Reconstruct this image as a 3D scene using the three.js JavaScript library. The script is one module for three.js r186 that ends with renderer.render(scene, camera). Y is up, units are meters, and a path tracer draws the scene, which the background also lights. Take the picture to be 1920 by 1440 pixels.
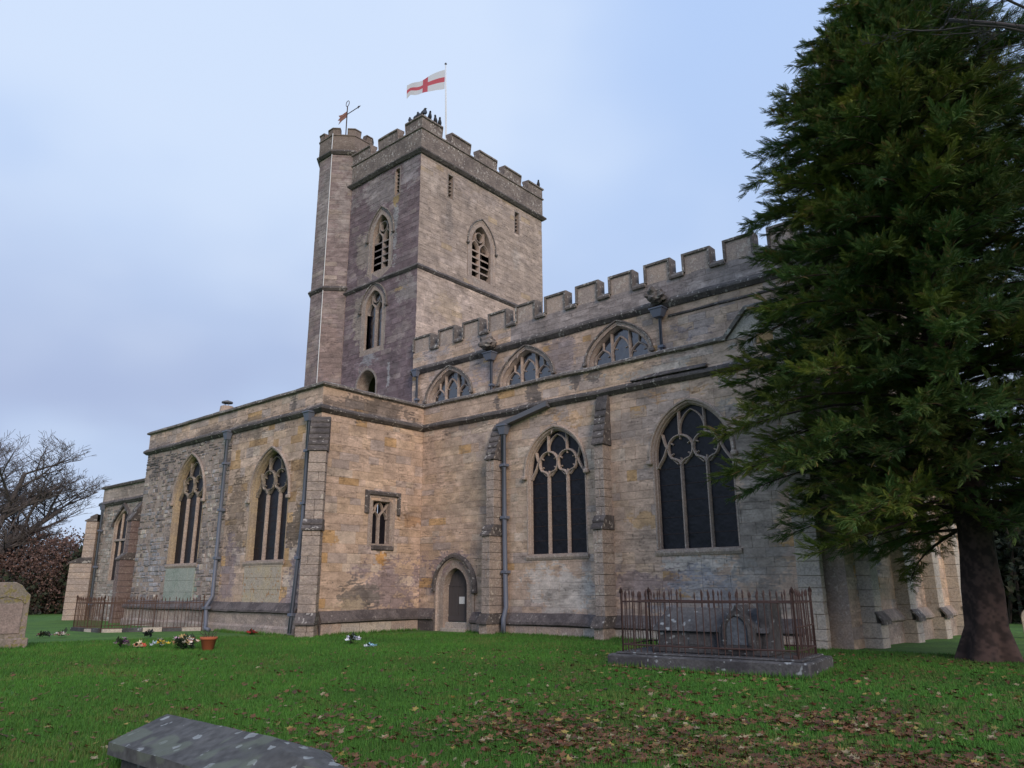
import * as THREE from 'three';
import { mergeGeometries } from 'three/addons/utils/BufferGeometryUtils.js';

// ------------------------------------------------------------------ camera, sky, sun, exposure
const scene = new THREE.Scene();
const renderer = new THREE.WebGLRenderer({ antialias: true });
renderer.toneMapping = THREE.LinearToneMapping;
renderer.toneMappingExposure = 1.42;
renderer.shadowMap.enabled = true;
renderer.shadowMap.type = THREE.PCFSoftShadowMap;
renderer.setSize(1024, 768);

const camera = new THREE.PerspectiveCamera(54.43, 1024 / 768, 0.1, 1200);
{
  const yaw = 40.65 * Math.PI / 180, pitch = 15.18 * Math.PI / 180, roll = -0.25 * Math.PI / 180;
  const fwd = new THREE.Vector3(-Math.sin(yaw) * Math.cos(pitch), Math.sin(pitch), -Math.cos(yaw) * Math.cos(pitch));
  const right = new THREE.Vector3(Math.cos(yaw), 0, -Math.sin(yaw));
  const up = right.clone().cross(fwd);
  const u = right.clone().multiplyScalar(-Math.sin(roll)).addScaledVector(up, Math.cos(roll));
  camera.position.set(21.89, 1.6, 15.65);
  camera.up.copy(u);
  camera.lookAt(camera.position.clone().add(fwd));
}
const CAM = camera.position;

// ------------------------------------------------------------------ random numbers and noise
function rng(seed) { let s = seed >>> 0; return () => { s = (s + 0x6D2B79F5) | 0; let t = Math.imul(s ^ (s >>> 15), 1 | s); t = (t + Math.imul(t ^ (t >>> 7), 61 | t)) ^ t; return ((t ^ (t >>> 14)) >>> 0) / 4294967296; }; }
const NT = new Float32Array(65536); { const r = rng(77); for (let i = 0; i < 65536; i++) NT[i] = r(); }
function vn(x, y) {
  const xi = Math.floor(x), yi = Math.floor(y); let fx = x - xi, fy = y - yi;
  fx = fx * fx * (3 - 2 * fx); fy = fy * fy * (3 - 2 * fy);
  const x0 = xi & 255, x1 = (xi + 1) & 255, y0 = (yi & 255) << 8, y1 = ((yi + 1) & 255) << 8;
  const a = NT[y0 + x0], b = NT[y0 + x1], c = NT[y1 + x0], d = NT[y1 + x1];
  return a + (b - a) * fx + (c - a + (a - b - c + d) * fx) * fy;
}
function fbm(x, y, n = 4) { let s = 0, a = 0.5, t = 0; for (let i = 0; i < n; i++) { s += a * vn(x, y); t += a; x = x * 2.03 + 17.3; y = y * 2.03 + 9.1; a *= 0.5; } return s / t; }
// noise that repeats with period n (whole number of lattice cells)
function vnp(x, y, nx, ny) {
  const xi = Math.floor(x), yi = Math.floor(y); let fx = x - xi, fy = y - yi; fx = fx * fx * (3 - 2 * fx); fy = fy * fy * (3 - 2 * fy);
  const m = (v, n) => ((v % n) + n) % n, x0 = m(xi, nx), x1 = m(xi + 1, nx), y0 = m(yi, ny) << 8, y1 = m(yi + 1, ny) << 8;
  const a = NT[y0 + x0], b = NT[y0 + x1], c = NT[y1 + x0], d = NT[y1 + x1];
  return a + (b - a) * fx + (c - a + (a - b - c + d) * fx) * fy;
}
const sst = (a, b, x) => { const t = Math.min(1, Math.max(0, (x - a) / (b - a))); return t * t * (3 - 2 * t); };
const mix = (a, b, t) => a + (b - a) * t;
const lin2s = v => { v = Math.min(1, Math.max(0, v)); return v <= 0.0031308 ? v * 12.92 : 1.055 * Math.pow(v, 1 / 2.4) - 0.055; };

// ------------------------------------------------------------------ the sky: even dusk cloud all round
{
  const W = 1024, H = 512, d = new Float32Array(W * H * 4);
  for (let j = 0; j < H; j++) for (let i = 0; i < W; i++) {
    const el = ((j + 0.5) / H - 0.5) * Math.PI, az = ((i + 0.5) / W - 0.5) * 2 * Math.PI;
    const x = Math.cos(el) * Math.cos(az), y = Math.sin(el), z = Math.cos(el) * Math.sin(az);
    const yy = Math.max(y, 0.02);
    const px = x / (yy + 0.28), pz = z / (yy + 0.28);
    const n = fbm(px * 1.1 + 40, pz * 1.1 + 11, 5), n2 = fbm(px * 0.9 + 61, pz * 0.9 + 17, 5);
    const t = sst(0.0, 0.75, yy);
    let r = mix(0.43, 0.395, t), g = mix(0.53, 0.535, t), b = mix(0.72, 0.81, t);
    const w = sst(0.36, 0.64, n) * 0.75, k = sst(0.38, 0.62, n2) * (1 - sst(0.12, 0.5, yy)) * 0.8;
    r = mix(r, 0.6, w); g = mix(g, 0.7, w); b = mix(b, 0.86, w);
    r = mix(r, 0.33, k); g = mix(g, 0.39, k); b = mix(b, 0.585, k);
    const o = (j * W + i) * 4, s = 0.825; d[o] = r * s; d[o + 1] = g * s; d[o + 2] = b * s; d[o + 3] = 1;
  }
  const t = new THREE.DataTexture(d, W, H, THREE.RGBAFormat, THREE.FloatType);
  t.mapping = THREE.EquirectangularReflectionMapping; t.magFilter = THREE.LinearFilter; t.minFilter = THREE.LinearFilter; t.needsUpdate = true;
  scene.background = t; scene.environment = t;
}
// the low, veiled sun behind the camera: a wide soft source
const sun = new THREE.DirectionalLight(new THREE.Color(1.0, 0.83, 0.68), 1.5);
sun.position.set(60, 34, 30); sun.target.position.set(0, 4, -4);
sun.castShadow = true; sun.shadow.radius = 45; sun.shadow.mapSize.set(2048, 2048);
Object.assign(sun.shadow.camera, { left: -45, right: 45, top: 45, bottom: -45, near: 1, far: 200 });
scene.add(sun, sun.target);

// ------------------------------------------------------------------ naming
const taken = {};
function numbered(n) { taken[n] = (taken[n] ?? -1) + 1; return taken[n] ? n + '_' + String(taken[n]).padStart(3, '0') : n; }
function tag(o, label, category, group, kind) { o.userData.label = label; o.userData.category = category; if (group) o.userData.group = group; if (kind) o.userData.kind = kind; return o; }
function thing(name, label, category, pos = [0, 0, 0], turn = 0, group) { const o = new THREE.Group(); o.name = numbered(name); o.position.set(...pos); o.rotation.y = turn; scene.add(o); return tag(o, label, category, group); }
function part(name, g, m, parent) { const o = new THREE.Mesh(g, m); o.name = name; o.castShadow = o.receiveShadow = true; parent.add(o); return o; }
function subgroup(name, parent) { const o = new THREE.Group(); o.name = name; parent.add(o); return o; }

// ------------------------------------------------------------------ geometry builder
class GB {
  constructor() { this.p = []; this.t = []; }
  tri(a, b, c, ua, ub, uc) {
    if (!ua) {
      const ux = b[0] - a[0], uy = b[1] - a[1], uz = b[2] - a[2], vx = c[0] - a[0], vy = c[1] - a[1], vz = c[2] - a[2];
      const nx = Math.abs(uy * vz - uz * vy), ny = Math.abs(uz * vx - ux * vz), nz = Math.abs(ux * vy - uy * vx);
      const f = nx >= ny && nx >= nz ? q => [q[2], q[1]] : ny >= nz ? q => [q[0], q[2]] : q => [q[0], q[1]];
      ua = f(a); ub = f(b); uc = f(c);
    }
    this.p.push(...a, ...b, ...c); this.t.push(...ua, ...ub, ...uc);
  }
  quad(a, b, c, d, u) { if (u) { this.tri(a, b, c, u[0], u[1], u[2]); this.tri(a, c, d, u[0], u[2], u[3]); } else { this.tri(a, b, c); this.tri(a, c, d); } return this; }
  // box from corners given by a frame function P(a,b,c)
  box(P, a0, a1, b0, b1, c0, c1, bev = 0) {
    if (!bev) {
      const v = []; for (const c of [c0, c1]) for (const b of [b0, b1]) for (const a of [a0, a1]) v.push(P(a, b, c));
      this.quad(v[4], v[5], v[7], v[6]); this.quad(v[1], v[0], v[2], v[3]); this.quad(v[0], v[4], v[6], v[2]); this.quad(v[5], v[1], v[3], v[7]); this.quad(v[6], v[7], v[3], v[2]); this.quad(v[0], v[1], v[5], v[4]);
      return this;
    }
    const e = bev, A = [[a0, a1], [b0, b1], [c0, c1]];
    const pt = (s, ax) => P(...[0, 1, 2].map(i => A[i][s[i]] + (i === ax ? 0 : (s[i] ? -e : e))));
    for (let ax = 0; ax < 3; ax++) for (const s of [0, 1]) {
      const [i, j] = [(ax + 1) % 3, (ax + 2) % 3], m = (x, y) => { const q = []; q[ax] = s; q[i] = x; q[j] = y; return pt(q, ax); };
      s ? this.quad(m(0, 0), m(1, 0), m(1, 1), m(0, 1)) : this.quad(m(0, 0), m(0, 1), m(1, 1), m(1, 0));
    }
    for (let ax = 0; ax < 3; ax++) { const i = (ax + 1) % 3, j = (ax + 2) % 3; for (const x of [0, 1]) for (const y of [0, 1]) { const lo = [], hi = []; lo[ax] = 0; hi[ax] = 1; lo[i] = hi[i] = x; lo[j] = hi[j] = y; this.quad(pt(lo, i), pt(hi, i), pt(hi, j), pt(lo, j)); } }
    for (const a of [0, 1]) for (const b of [0, 1]) for (const c of [0, 1]) { const s = [a, b, c]; this.tri(pt(s, 0), pt(s, 1), pt(s, 2)); }
    return this;
  }
  // profile [d outward in plane, c depth] swept along pts (a,b) of a frame
  sweep(P, pts, prof, closed = false, caps = true) {
    const n = pts.length, rings = [];
    for (let i = 0; i < n; i++) {
      const p0 = pts[closed ? (i - 1 + n) % n : Math.max(0, i - 1)], p1 = pts[i], p2 = pts[closed ? (i + 1) % n : Math.min(n - 1, i + 1)];
      let d1 = [p1[0] - p0[0], p1[1] - p0[1]], d2 = [p2[0] - p1[0], p2[1] - p1[1]];
      let l1 = Math.hypot(...d1), l2 = Math.hypot(...d2); if (l1 < 1e-9) { d1 = d2; l1 = l2; } if (l2 < 1e-9) { d2 = d1; l2 = l1; }
      const n1 = [-d1[1] / l1, d1[0] / l1], n2 = [-d2[1] / l2, d2[0] / l2]; let m = [n1[0] + n2[0], n1[1] + n2[1]]; const ml = Math.hypot(...m) || 1; m = [m[0] / ml, m[1] / ml];
      const k = Math.min(2, 1 / Math.max(0.3, m[0] * n1[0] + m[1] * n1[1]));
      rings.push(prof.map(([d, c]) => P(p1[0] + m[0] * d * k, p1[1] + m[1] * d * k, c)));
    }
    const L = closed ? n : n - 1;
    for (let i = 0; i < L; i++) { const A = rings[i], B = rings[(i + 1) % n]; for (let j = 0; j < prof.length - 1; j++) this.quad(A[j], B[j], B[j + 1], A[j + 1]); }
    if (!closed && caps) for (const R of [rings[0], rings[n - 1]]) for (let j = 1; j < prof.length - 1; j++) this.tri(R[0], R[j], R[j + 1]);
    return this;
  }
  // profile [out, y] swept round a plan path [x,z]
  plan(pts, prof) {
    const q = []; pts.forEach((p, i) => { q.push(p); const n = pts[i + 1]; if (n) { const k = Math.floor(Math.hypot(n[0] - p[0], n[1] - p[1]) / 0.45); for (let j = 1; j < k; j++) q.push([mix(p[0], n[0], j / k), mix(p[1], n[1], j / k)]); } });
    this.sweep((a, b, c) => { const s = (fbm(a * 1.9 + 20, b * 1.9 + c * 2.3 + 50, 3) - 0.5); return [a + s * 0.03, c + (fbm(a * 0.5 + 3, b * 0.5 + 8, 3) - 0.5) * 0.05 + s * 0.035, b + s * 0.03]; }, q, prof); return this;
  }
  tube(pts, rad, sides = 6, cap = true) {
    const rings = []; let N = new THREE.Vector3(0.31, 0.2, 0.93);
    for (let i = 0; i < pts.length; i++) {
      const a = pts[Math.max(0, i - 1)], b = pts[Math.min(pts.length - 1, i + 1)], d = new THREE.Vector3(b[0] - a[0], b[1] - a[1], b[2] - a[2]).normalize();
      N.addScaledVector(d, -N.dot(d)); if (N.lengthSq() < 1e-6) N.set(1, 0, 0).addScaledVector(d, -d.x); N.normalize(); const B = d.clone().cross(N), r = typeof rad === 'number' ? rad : rad[i], R = [];
      for (let k = 0; k < sides; k++) { const t = k / sides * Math.PI * 2, x = Math.cos(t) * r, y = Math.sin(t) * r; R.push([pts[i][0] + N.x * x + B.x * y, pts[i][1] + N.y * x + B.y * y, pts[i][2] + N.z * x + B.z * y]); }
      rings.push(R);
    }
    for (let i = 0; i < rings.length - 1; i++) for (let k = 0; k < sides; k++) { const l = (k + 1) % sides; this.quad(rings[i][k], rings[i][l], rings[i + 1][l], rings[i + 1][k], [[k / sides, i], [(k + 1) / sides, i], [(k + 1) / sides, i + 1], [k / sides, i + 1]]); }
    if (cap) for (const R of [rings[0], rings[rings.length - 1]]) for (let k = 1; k < sides - 1; k++) this.tri(R[0], R[k], R[k + 1]);
    return this;
  }
  geo(smooth = false) {
    let g = new THREE.BufferGeometry(); g.setAttribute('position', new THREE.Float32BufferAttribute(this.p, 3)); g.setAttribute('uv', new THREE.Float32BufferAttribute(this.t, 2)); g.computeVertexNormals();
    if (smooth) {
      const m = new Map(), p = this.p, nn = g.attributes.normal.array; const key = i => Math.round(p[i * 3] * 2e3) + ',' + Math.round(p[i * 3 + 1] * 2e3) + ',' + Math.round(p[i * 3 + 2] * 2e3);
      for (let i = 0; i < p.length / 3; i++) { const k = key(i); const v = m.get(k) || [0, 0, 0]; v[0] += nn[i * 3]; v[1] += nn[i * 3 + 1]; v[2] += nn[i * 3 + 2]; m.set(k, v); }
      for (let i = 0; i < p.length / 3; i++) { const v = m.get(key(i)), l = Math.hypot(...v) || 1; nn[i * 3] = v[0] / l; nn[i * 3 + 1] = v[1] / l; nn[i * 3 + 2] = v[2] / l; }
    }
    return g;
  }
}
const XYZ = (a, b, c) => [a, b, c];
const FA = Z => (a, b, c) => [a, b, Z + c];          // wall facing +z, a = x
const FB = X => (a, b, c) => [X + c, b, -a];         // wall facing +x, a = -z
function lathe(prof, seg = 16) { const g = new GB(); for (let i = 0; i < prof.length - 1; i++) for (let k = 0; k < seg; k++) { const f = (p, t) => [p[0] * Math.cos(t), p[1], p[0] * Math.sin(t)], t0 = k / seg * 2 * Math.PI, t1 = (k + 1) / seg * 2 * Math.PI; g.quad(f(prof[i], t0), f(prof[i], t1), f(prof[i + 1], t1), f(prof[i + 1], t0)); } return g; }

// ------------------------------------------------------------------ textures
function dataTex(W, H, fn, srgb = true) {
  const d = new Uint8Array(W * H * 4);
  for (let j = 0; j < H; j++) for (let i = 0; i < W; i++) { const c = fn(i, j), o = (j * W + i) * 4; if (srgb) { d[o] = lin2s(c[0]) * 255; d[o + 1] = lin2s(c[1]) * 255; d[o + 2] = lin2s(c[2]) * 255; } else { d[o] = d[o + 1] = d[o + 2] = Math.max(0, Math.min(1, c)) * 255; } d[o + 3] = 255; }
  const t = new THREE.DataTexture(d, W, H, THREE.RGBAFormat); t.wrapS = t.wrapT = THREE.RepeatWrapping; t.magFilter = THREE.LinearFilter; t.minFilter = THREE.LinearMipmapLinearFilter; t.generateMipmaps = true; if (srgb) t.colorSpace = THREE.SRGBColorSpace; t.needsUpdate = true; return t;
}
// weathered stone relief: pits and bedding lines, 2 m tile
const stoneBump = dataTex(512, 512, (i, j) => {
  const x = i / 512, y = j / 512;
  const bed = vnp(x * 5, y * 26, 5, 26) * 0.7 + vnp(x * 12, y * 60, 12, 60) * 0.3, pit = vnp(x * 40, y * 40, 40, 40) * 0.6 + vnp(x * 90, y * 90, 90, 90) * 0.5, big = vnp(x * 6, y * 8, 6, 8);
  return 0.25 + bed * 0.35 * sst(0.3, 0.7, big) + pit * 0.3 + big * 0.2;
}, false);
stoneBump.repeat.set(0.5, 0.5);
function stoneMat(name, base, alt, spot, opts = {}) {
  const s = opts.seed || 1, sc = opts.spots ?? 0.66;
  const t = dataTex(512, 512, (i, j) => {
    const x = i / 512, y = j / 512;
    const n = vnp(x * 9 + s, y * 9, 9, 9) * 0.45 + vnp(x * 27, y * 27 + s, 27, 27) * 0.3 + vnp(x * 70, y * 70, 70, 70) * 0.25, f = vnp(x * 190, y * 190, 190, 190), m = sst(0.3, 0.7, n);
    const l = vnp(x * 58 + s, y * 58, 58, 58) * 0.5 + vnp(x * 120, y * 120, 120, 120) * 0.3 + vnp(x * 11 + s, y * 11, 11, 11) * 0.2, k = sst(sc, sc + 0.05, l), v = 0.72 + 0.5 * f;
    return [0, 1, 2].map(q => mix(mix(base[q], alt[q], m), spot[q], k) * v);
  });
  t.repeat.set(0.19, 0.19);
  const m = new THREE.MeshStandardMaterial({ map: t, bumpMap: stoneBump, bumpScale: opts.bump ?? 0.015, roughness: 0.93 }); m.name = name; return m;
}
const M = {};
M.dressed = stoneMat('dressed_stone', [0.43, 0.33, 0.268], [0.35, 0.28, 0.245], [0.48, 0.405, 0.345], { seed: 3, spots: 0.7, bump: 0.012 });
M.trim = stoneMat('weathered_trim', [0.075, 0.064, 0.062], [0.135, 0.115, 0.108], [0.36, 0.33, 0.3], { seed: 9, spots: 0.7 });
M.plinth = stoneMat('plinth_stone', [0.085, 0.07, 0.07], [0.15, 0.125, 0.12], [0.25, 0.22, 0.2], { seed: 10, spots: 0.74, bump: 0.03 });
M.sooty = stoneMat('sooty_stone', [0.16, 0.135, 0.115], [0.3, 0.245, 0.19], [0.38, 0.32, 0.26], { seed: 17, spots: 0.7, bump: 0.01 });
M.ochre = stoneMat('ochre_stone', [0.4, 0.305, 0.2], [0.34, 0.265, 0.195], [0.3, 0.24, 0.19], { seed: 19, spots: 0.72, bump: 0.01 });
M.worn = stoneMat('worn_stone', [0.4, 0.318, 0.268], [0.28, 0.228, 0.2], [0.46, 0.4, 0.34], { seed: 13, spots: 0.72, bump: 0.035 });
M.coping = stoneMat('lichened_coping', [0.115, 0.098, 0.09], [0.19, 0.163, 0.148], [0.42, 0.39, 0.35], { seed: 21, spots: 0.66 });
M.pale = stoneMat('pale_stone', [0.5, 0.43, 0.36], [0.42, 0.37, 0.33], [0.36, 0.3, 0.25], { seed: 5, spots: 0.74, bump: 0.008 });
M.mortar = stoneMat('lime_mortar', [0.38, 0.295, 0.245], [0.31, 0.245, 0.21], [0.4, 0.34, 0.29], { seed: 7 });
M.tomb = stoneMat('tomb_stone', [0.048, 0.046, 0.05], [0.085, 0.082, 0.084], [0.27, 0.29, 0.3], { seed: 12, spots: 0.715, bump: 0.02 });
M.headstone = stoneMat('headstone_stone', [0.3, 0.235, 0.2], [0.22, 0.19, 0.15], [0.24, 0.2, 0.09], { seed: 14, spots: 0.6 });
M.iron = new THREE.MeshStandardMaterial({ color: new THREE.Color().setRGB(0.06, 0.034, 0.03), roughness: 0.85, metalness: 0.1 });
M.rust = new THREE.MeshStandardMaterial({ color: new THREE.Color().setRGB(0.105, 0.058, 0.042), roughness: 0.9 });
M.pipe = new THREE.MeshStandardMaterial({ color: new THREE.Color().setRGB(0.13, 0.145, 0.19), roughness: 0.55 });
M.lead = new THREE.MeshStandardMaterial({ color: new THREE.Color().setRGB(0.12, 0.12, 0.135), roughness: 0.6 });
const quarry = (c1, c2, lead) => { const t = dataTex(256, 256, (i, j) => { const u = (i + j) / 32, v = (i - j) / 32, a = Math.floor(u), b = Math.floor(v), fu = u - a, fv = v - b, h = NT[(((a % 16) + 16) % 16) * 7 + ((((b % 16) + 16) % 16) << 8)]; if (fu < 0.1 || fv < 0.1) return lead; return [0, 1, 2].map(k => mix(c1[k], c2[k], h)); }); t.repeat.set(0.55, 0.45); return t; };
const wavy = dataTex(128, 128, (i, j) => vnp(i / 16, j / 16, 8, 8) * 0.7 + vnp(i / 5.33, j / 5.33, 24, 24) * 0.3, false); wavy.repeat.set(0.6, 0.6);
M.glass = new THREE.MeshPhysicalMaterial({ map: quarry([0.005, 0.005, 0.009], [0.009, 0.009, 0.015], [0.01, 0.01, 0.013]), bumpMap: wavy, bumpScale: 0.012, roughness: 0.4, ior: 1.36 }); M.glass.name = 'dark_window_glass';
M.skyGlass = new THREE.MeshPhysicalMaterial({ map: M.glass.map, bumpMap: wavy, bumpScale: 0.02, roughness: 0.16, ior: 2.1 }); M.skyGlass.name = 'leaded_window_glass';
M.white = new THREE.MeshStandardMaterial({ color: new THREE.Color().setRGB(0.7, 0.7, 0.7), roughness: 0.6 });

// ------------------------------------------------------------------ ground
const grassTex = dataTex(1024, 1024, (i, j) => {
  const x = i / 1024, y = j / 1024, n = vnp(x * 9, y * 9, 9, 9) * 0.5 + vnp(x * 22, y * 22, 22, 22) * 0.3 + vnp(x * 70, y * 70, 70, 70) * 0.2, f = vnp(x * 230, y * 230, 230, 230), k = sst(0.35, 0.7, n), v = 0.6 + 0.8 * f;
  return [mix(0.046, 0.068, k) * v, mix(0.125, 0.165, k) * v, mix(0.012, 0.016, k) * v];
});
grassTex.repeat.set(0.14, 0.14);
const groundH = (x, z) => { const d = Math.hypot(x - CAM.x, z - CAM.z); return (fbm(x * 0.25 + 30, z * 0.25 + 60, 3) - 0.5) * 0.09 * sst(2, 8, d) * (1 - sst(22, 30, d)); };
{
  const gb = new GB(), N = 110, near = 45;
  const cs = []; for (let i = 0; i <= N; i++) { const t = i / N * 2 - 1; cs.push(Math.sign(t) * (Math.abs(t) * near + Math.pow(Math.abs(t), 7) * 420)); }
  const v = (i, j) => { const x = cs[i] + 8, z = cs[j]; return [x, groundH(x, z), z]; };
  for (let i = 0; i < N; i++) for (let j = 0; j < N; j++) { const q = [v(i, j), v(i, j + 1), v(i + 1, j + 1), v(i + 1, j)]; gb.quad(...q, q.map(p => [p[0], p[2]])); }
  const g = part('ground', gb.geo(true), new THREE.MeshStandardMaterial({ map: grassTex, roughness: 1 }), scene);
  tag(g, 'short green churchyard lawn round the church', 'lawn', null, 'structure');
}

// ------------------------------------------------------------------ the church
const church = thing('church', 'old limestone church with battlemented tower, flag and traceried windows', 'church');
const allStones = [];                                    // every wall stone: the largest in the picture become parts, the rest are joined
// pointed or depressed arch: height of the opening at distance x from its middle, and half width at height y
function archShape(o) {
  const { w, ys, ya } = o, h = ya - ys;
  const top = x => { x = Math.min(w, Math.abs(x)); if (o.rect) return ya; if (h >= w) { const R = (w * w + h * h) / (2 * w); return ys + Math.sqrt(Math.max(0, R * R - (x - (w - R)) * (x - (w - R)))); } const t = x / w; return ys + h * (Math.sqrt(1 - t * t) * 0.62 + (1 - t) * 0.38); };
  o.top = top;
  o.half = y => { if (y < o.y0 || y > ya) return 0; if (y <= ys || o.rect) return w; let lo = 0, hi = w; for (let i = 0; i < 24; i++) { const m = (lo + hi) / 2; top(m) > y ? lo = m : hi = m; } return lo; };
  o.outline = (n = 14, bottom = true) => { const p = []; if (bottom) p.push([o.cx - w, o.y0]); if (o.rect) { p.push([o.cx - w, ya], [o.cx + w, ya]); } else for (let i = -n; i <= n; i++) { const s = i / n, x = w * Math.sign(s) * (1 - Math.pow(1 - Math.abs(s), 1.8)); p.push([o.cx + x, top(x)]); } if (bottom) p.push([o.cx + w, o.y0]); return p; };
  return o;
}
// courses of stones between a0..a1, b0..b1; openings leave room for their surrounds
function layout(seed, a0, a1, b0, b1, hMin, hMax, lMin, lMax, jit = 0) {
  const r = rng(seed), rows = []; let y = b0;
  while (y < b1 - 1e-6) { let h = mix(hMin, hMax, r()); if (b1 - y < h * 1.5) h = b1 - y; const xs = [a0]; let x = a0; while (x < a1 - 1e-6) { let l = mix(lMin, lMax, r()); if (a1 - x < l * 1.4) l = a1 - x; x += l; xs.push(x); } rows.push({ y0: y, y1: y + h, xs, tone: xs.map(() => r()), tone2: xs.map(() => r()), proud: xs.map(() => r()), jit: xs.map(() => [(r() - 0.5) * jit, (r() - 0.5) * jit]) }); y += h; }
  return rows;
}
const panels = (cuts, seed, b0, b1, extra) => cuts.slice(1).map((c, i) => ({ single: true, ...extra, rows: layout(seed + i, cuts[i], c, b0, b1, 0.2, 0.42, 0.32, 1.0) }));
const PAL = { beige: [0.485, 0.352, 0.27], warm: [0.5, 0.358, 0.258], ochre: [0.47, 0.295, 0.15], grey: [0.415, 0.325, 0.28], pale: [0.51, 0.4, 0.32], purple: [0.235, 0.18, 0.195], dark: [0.11, 0.095, 0.092], brown: [0.24, 0.165, 0.12], bluish: [0.31, 0.305, 0.33], green: [0.26, 0.33, 0.27], plum: [0.17, 0.118, 0.128] };
function wallTexture(w) {
  const { a0, a1, b0, b1, tone } = w, W = a1 - a0, H = b1 - b0, res = w.res || 62, nx = Math.min(1400, Math.round(W * res)), ny = Math.min(1400, Math.round(H * res));
  const fields = [...(w.fields || [])], d = new Uint8Array(nx * ny * 4), c = [0, 0, 0], sd = w.seed * 13.7;
  for (let j = 0; j < ny; j++) {
    const b = b0 + (j + 0.5) / ny * H, rows = w.regions.map(R => R.rows.find(q => b < q.y1 && b >= q.y0)), idx = rows.map(() => 0);
    for (let i = 0; i < nx; i++) {
      const a = a0 + (i + 0.5) / nx * W; let s = null, reg = null;
      for (let k = 0; k < rows.length; k++) { const R = rows[k]; if (!R) continue; while (idx[k] < R.xs.length - 2 && a > R.xs[idx[k] + 1]) idx[k]++; if (a >= R.xs[0] && a <= R.xs[R.xs.length - 1]) { s = R; reg = w.regions[k]; const id = idx[k]; tone(c, R.tone[id], R.tone2[id], a, b, reg); } }
      if (!s) { c[0] = PAL.beige[0]; c[1] = PAL.beige[1]; c[2] = PAL.beige[2]; }
      const n1 = fbm(a * 0.9 + sd, b * 0.9 + 3, 4), n2 = fbm(a * 3.1 + sd, b * 5.5, 3), n3 = vn(a * 23 + sd, b * 31), n4 = vn(a * 4.3 + sd, b * 27 + vn(a * 2, b * 2) * 3), n5 = vn(a * 1.7 + sd, b * 3.1 + 40), n6 = vn(a * 13 + sd, b * 17 + 5), er = sst(0.35, 0.7, n5);
      for (const f of fields) {
        const da = (a - f.a) / f.ra, db = (b - f.b) / f.rb, q = da * da + db * db; if (q > 2.6) continue;
        const k = sst(0.1, 0.42, 1 - Math.sqrt(q) + (n1 - 0.5) * 2.2 * (f.rough ?? 1) + (n2 - 0.5) * 1.1 + (n6 - 0.5) * 0.7 + (n4 - 0.5) * 0.5 * (f.rough ?? 1)) * (f.s ?? 1); const p = f.c;
        c[0] = mix(c[0], p[0], k); c[1] = mix(c[1], p[1], k); c[2] = mix(c[2], p[2], k);
      }
      const v = (0.52 + 0.66 * n2 + 0.32 * n3) * (1 - 0.24 * er * sst(0.6, 0.85, n4)) * (1 + 0.22 * er * sst(0.4, 0.15, n4)) * (1 - 0.3 * sst(0.8, 0.9, n6) * (0.3 + er)), wgt = sst(0.56, 0.7, n1), wp = sst(0.58, 0.72, fbm(a * 1.3 + sd + 31, b * 1.7 + 77, 4)) * 0.8;
      const o = (j * nx + i) * 4; for (let q = 0; q < 3; q++) d[o + q] = lin2s(mix(mix(c[q], c[q] * 0.82 + 0.01, wgt), c[q] * 1.22 + 0.02, wp) * v) * 255; d[o + 3] = 255;
    }
  }
  const t = new THREE.DataTexture(d, nx, ny, THREE.RGBAFormat); t.colorSpace = THREE.SRGBColorSpace; t.magFilter = THREE.LinearFilter; t.minFilter = THREE.LinearMipmapLinearFilter; t.generateMipmaps = true; t.wrapS = t.wrapT = THREE.ClampToEdgeWrapping; t.repeat.set(1 / W, 1 / H); t.needsUpdate = true;
  return new THREE.MeshStandardMaterial({ map: t, bumpMap: stoneBump, bumpScale: w.bump ?? 0.016, roughness: 0.95 });
}
const ashlarTone = (c, t, t2, a, b) => { const p = t < 0.035 ? PAL.ochre : t < 0.09 ? PAL.pale : t < 0.24 ? PAL.grey : t < 0.42 ? PAL.warm : PAL.beige, v = 0.9 + 0.2 * t2; c[0] = p[0] * v; c[1] = p[1] * v; c[2] = p[2] * v; };
const wallList = [];
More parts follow.
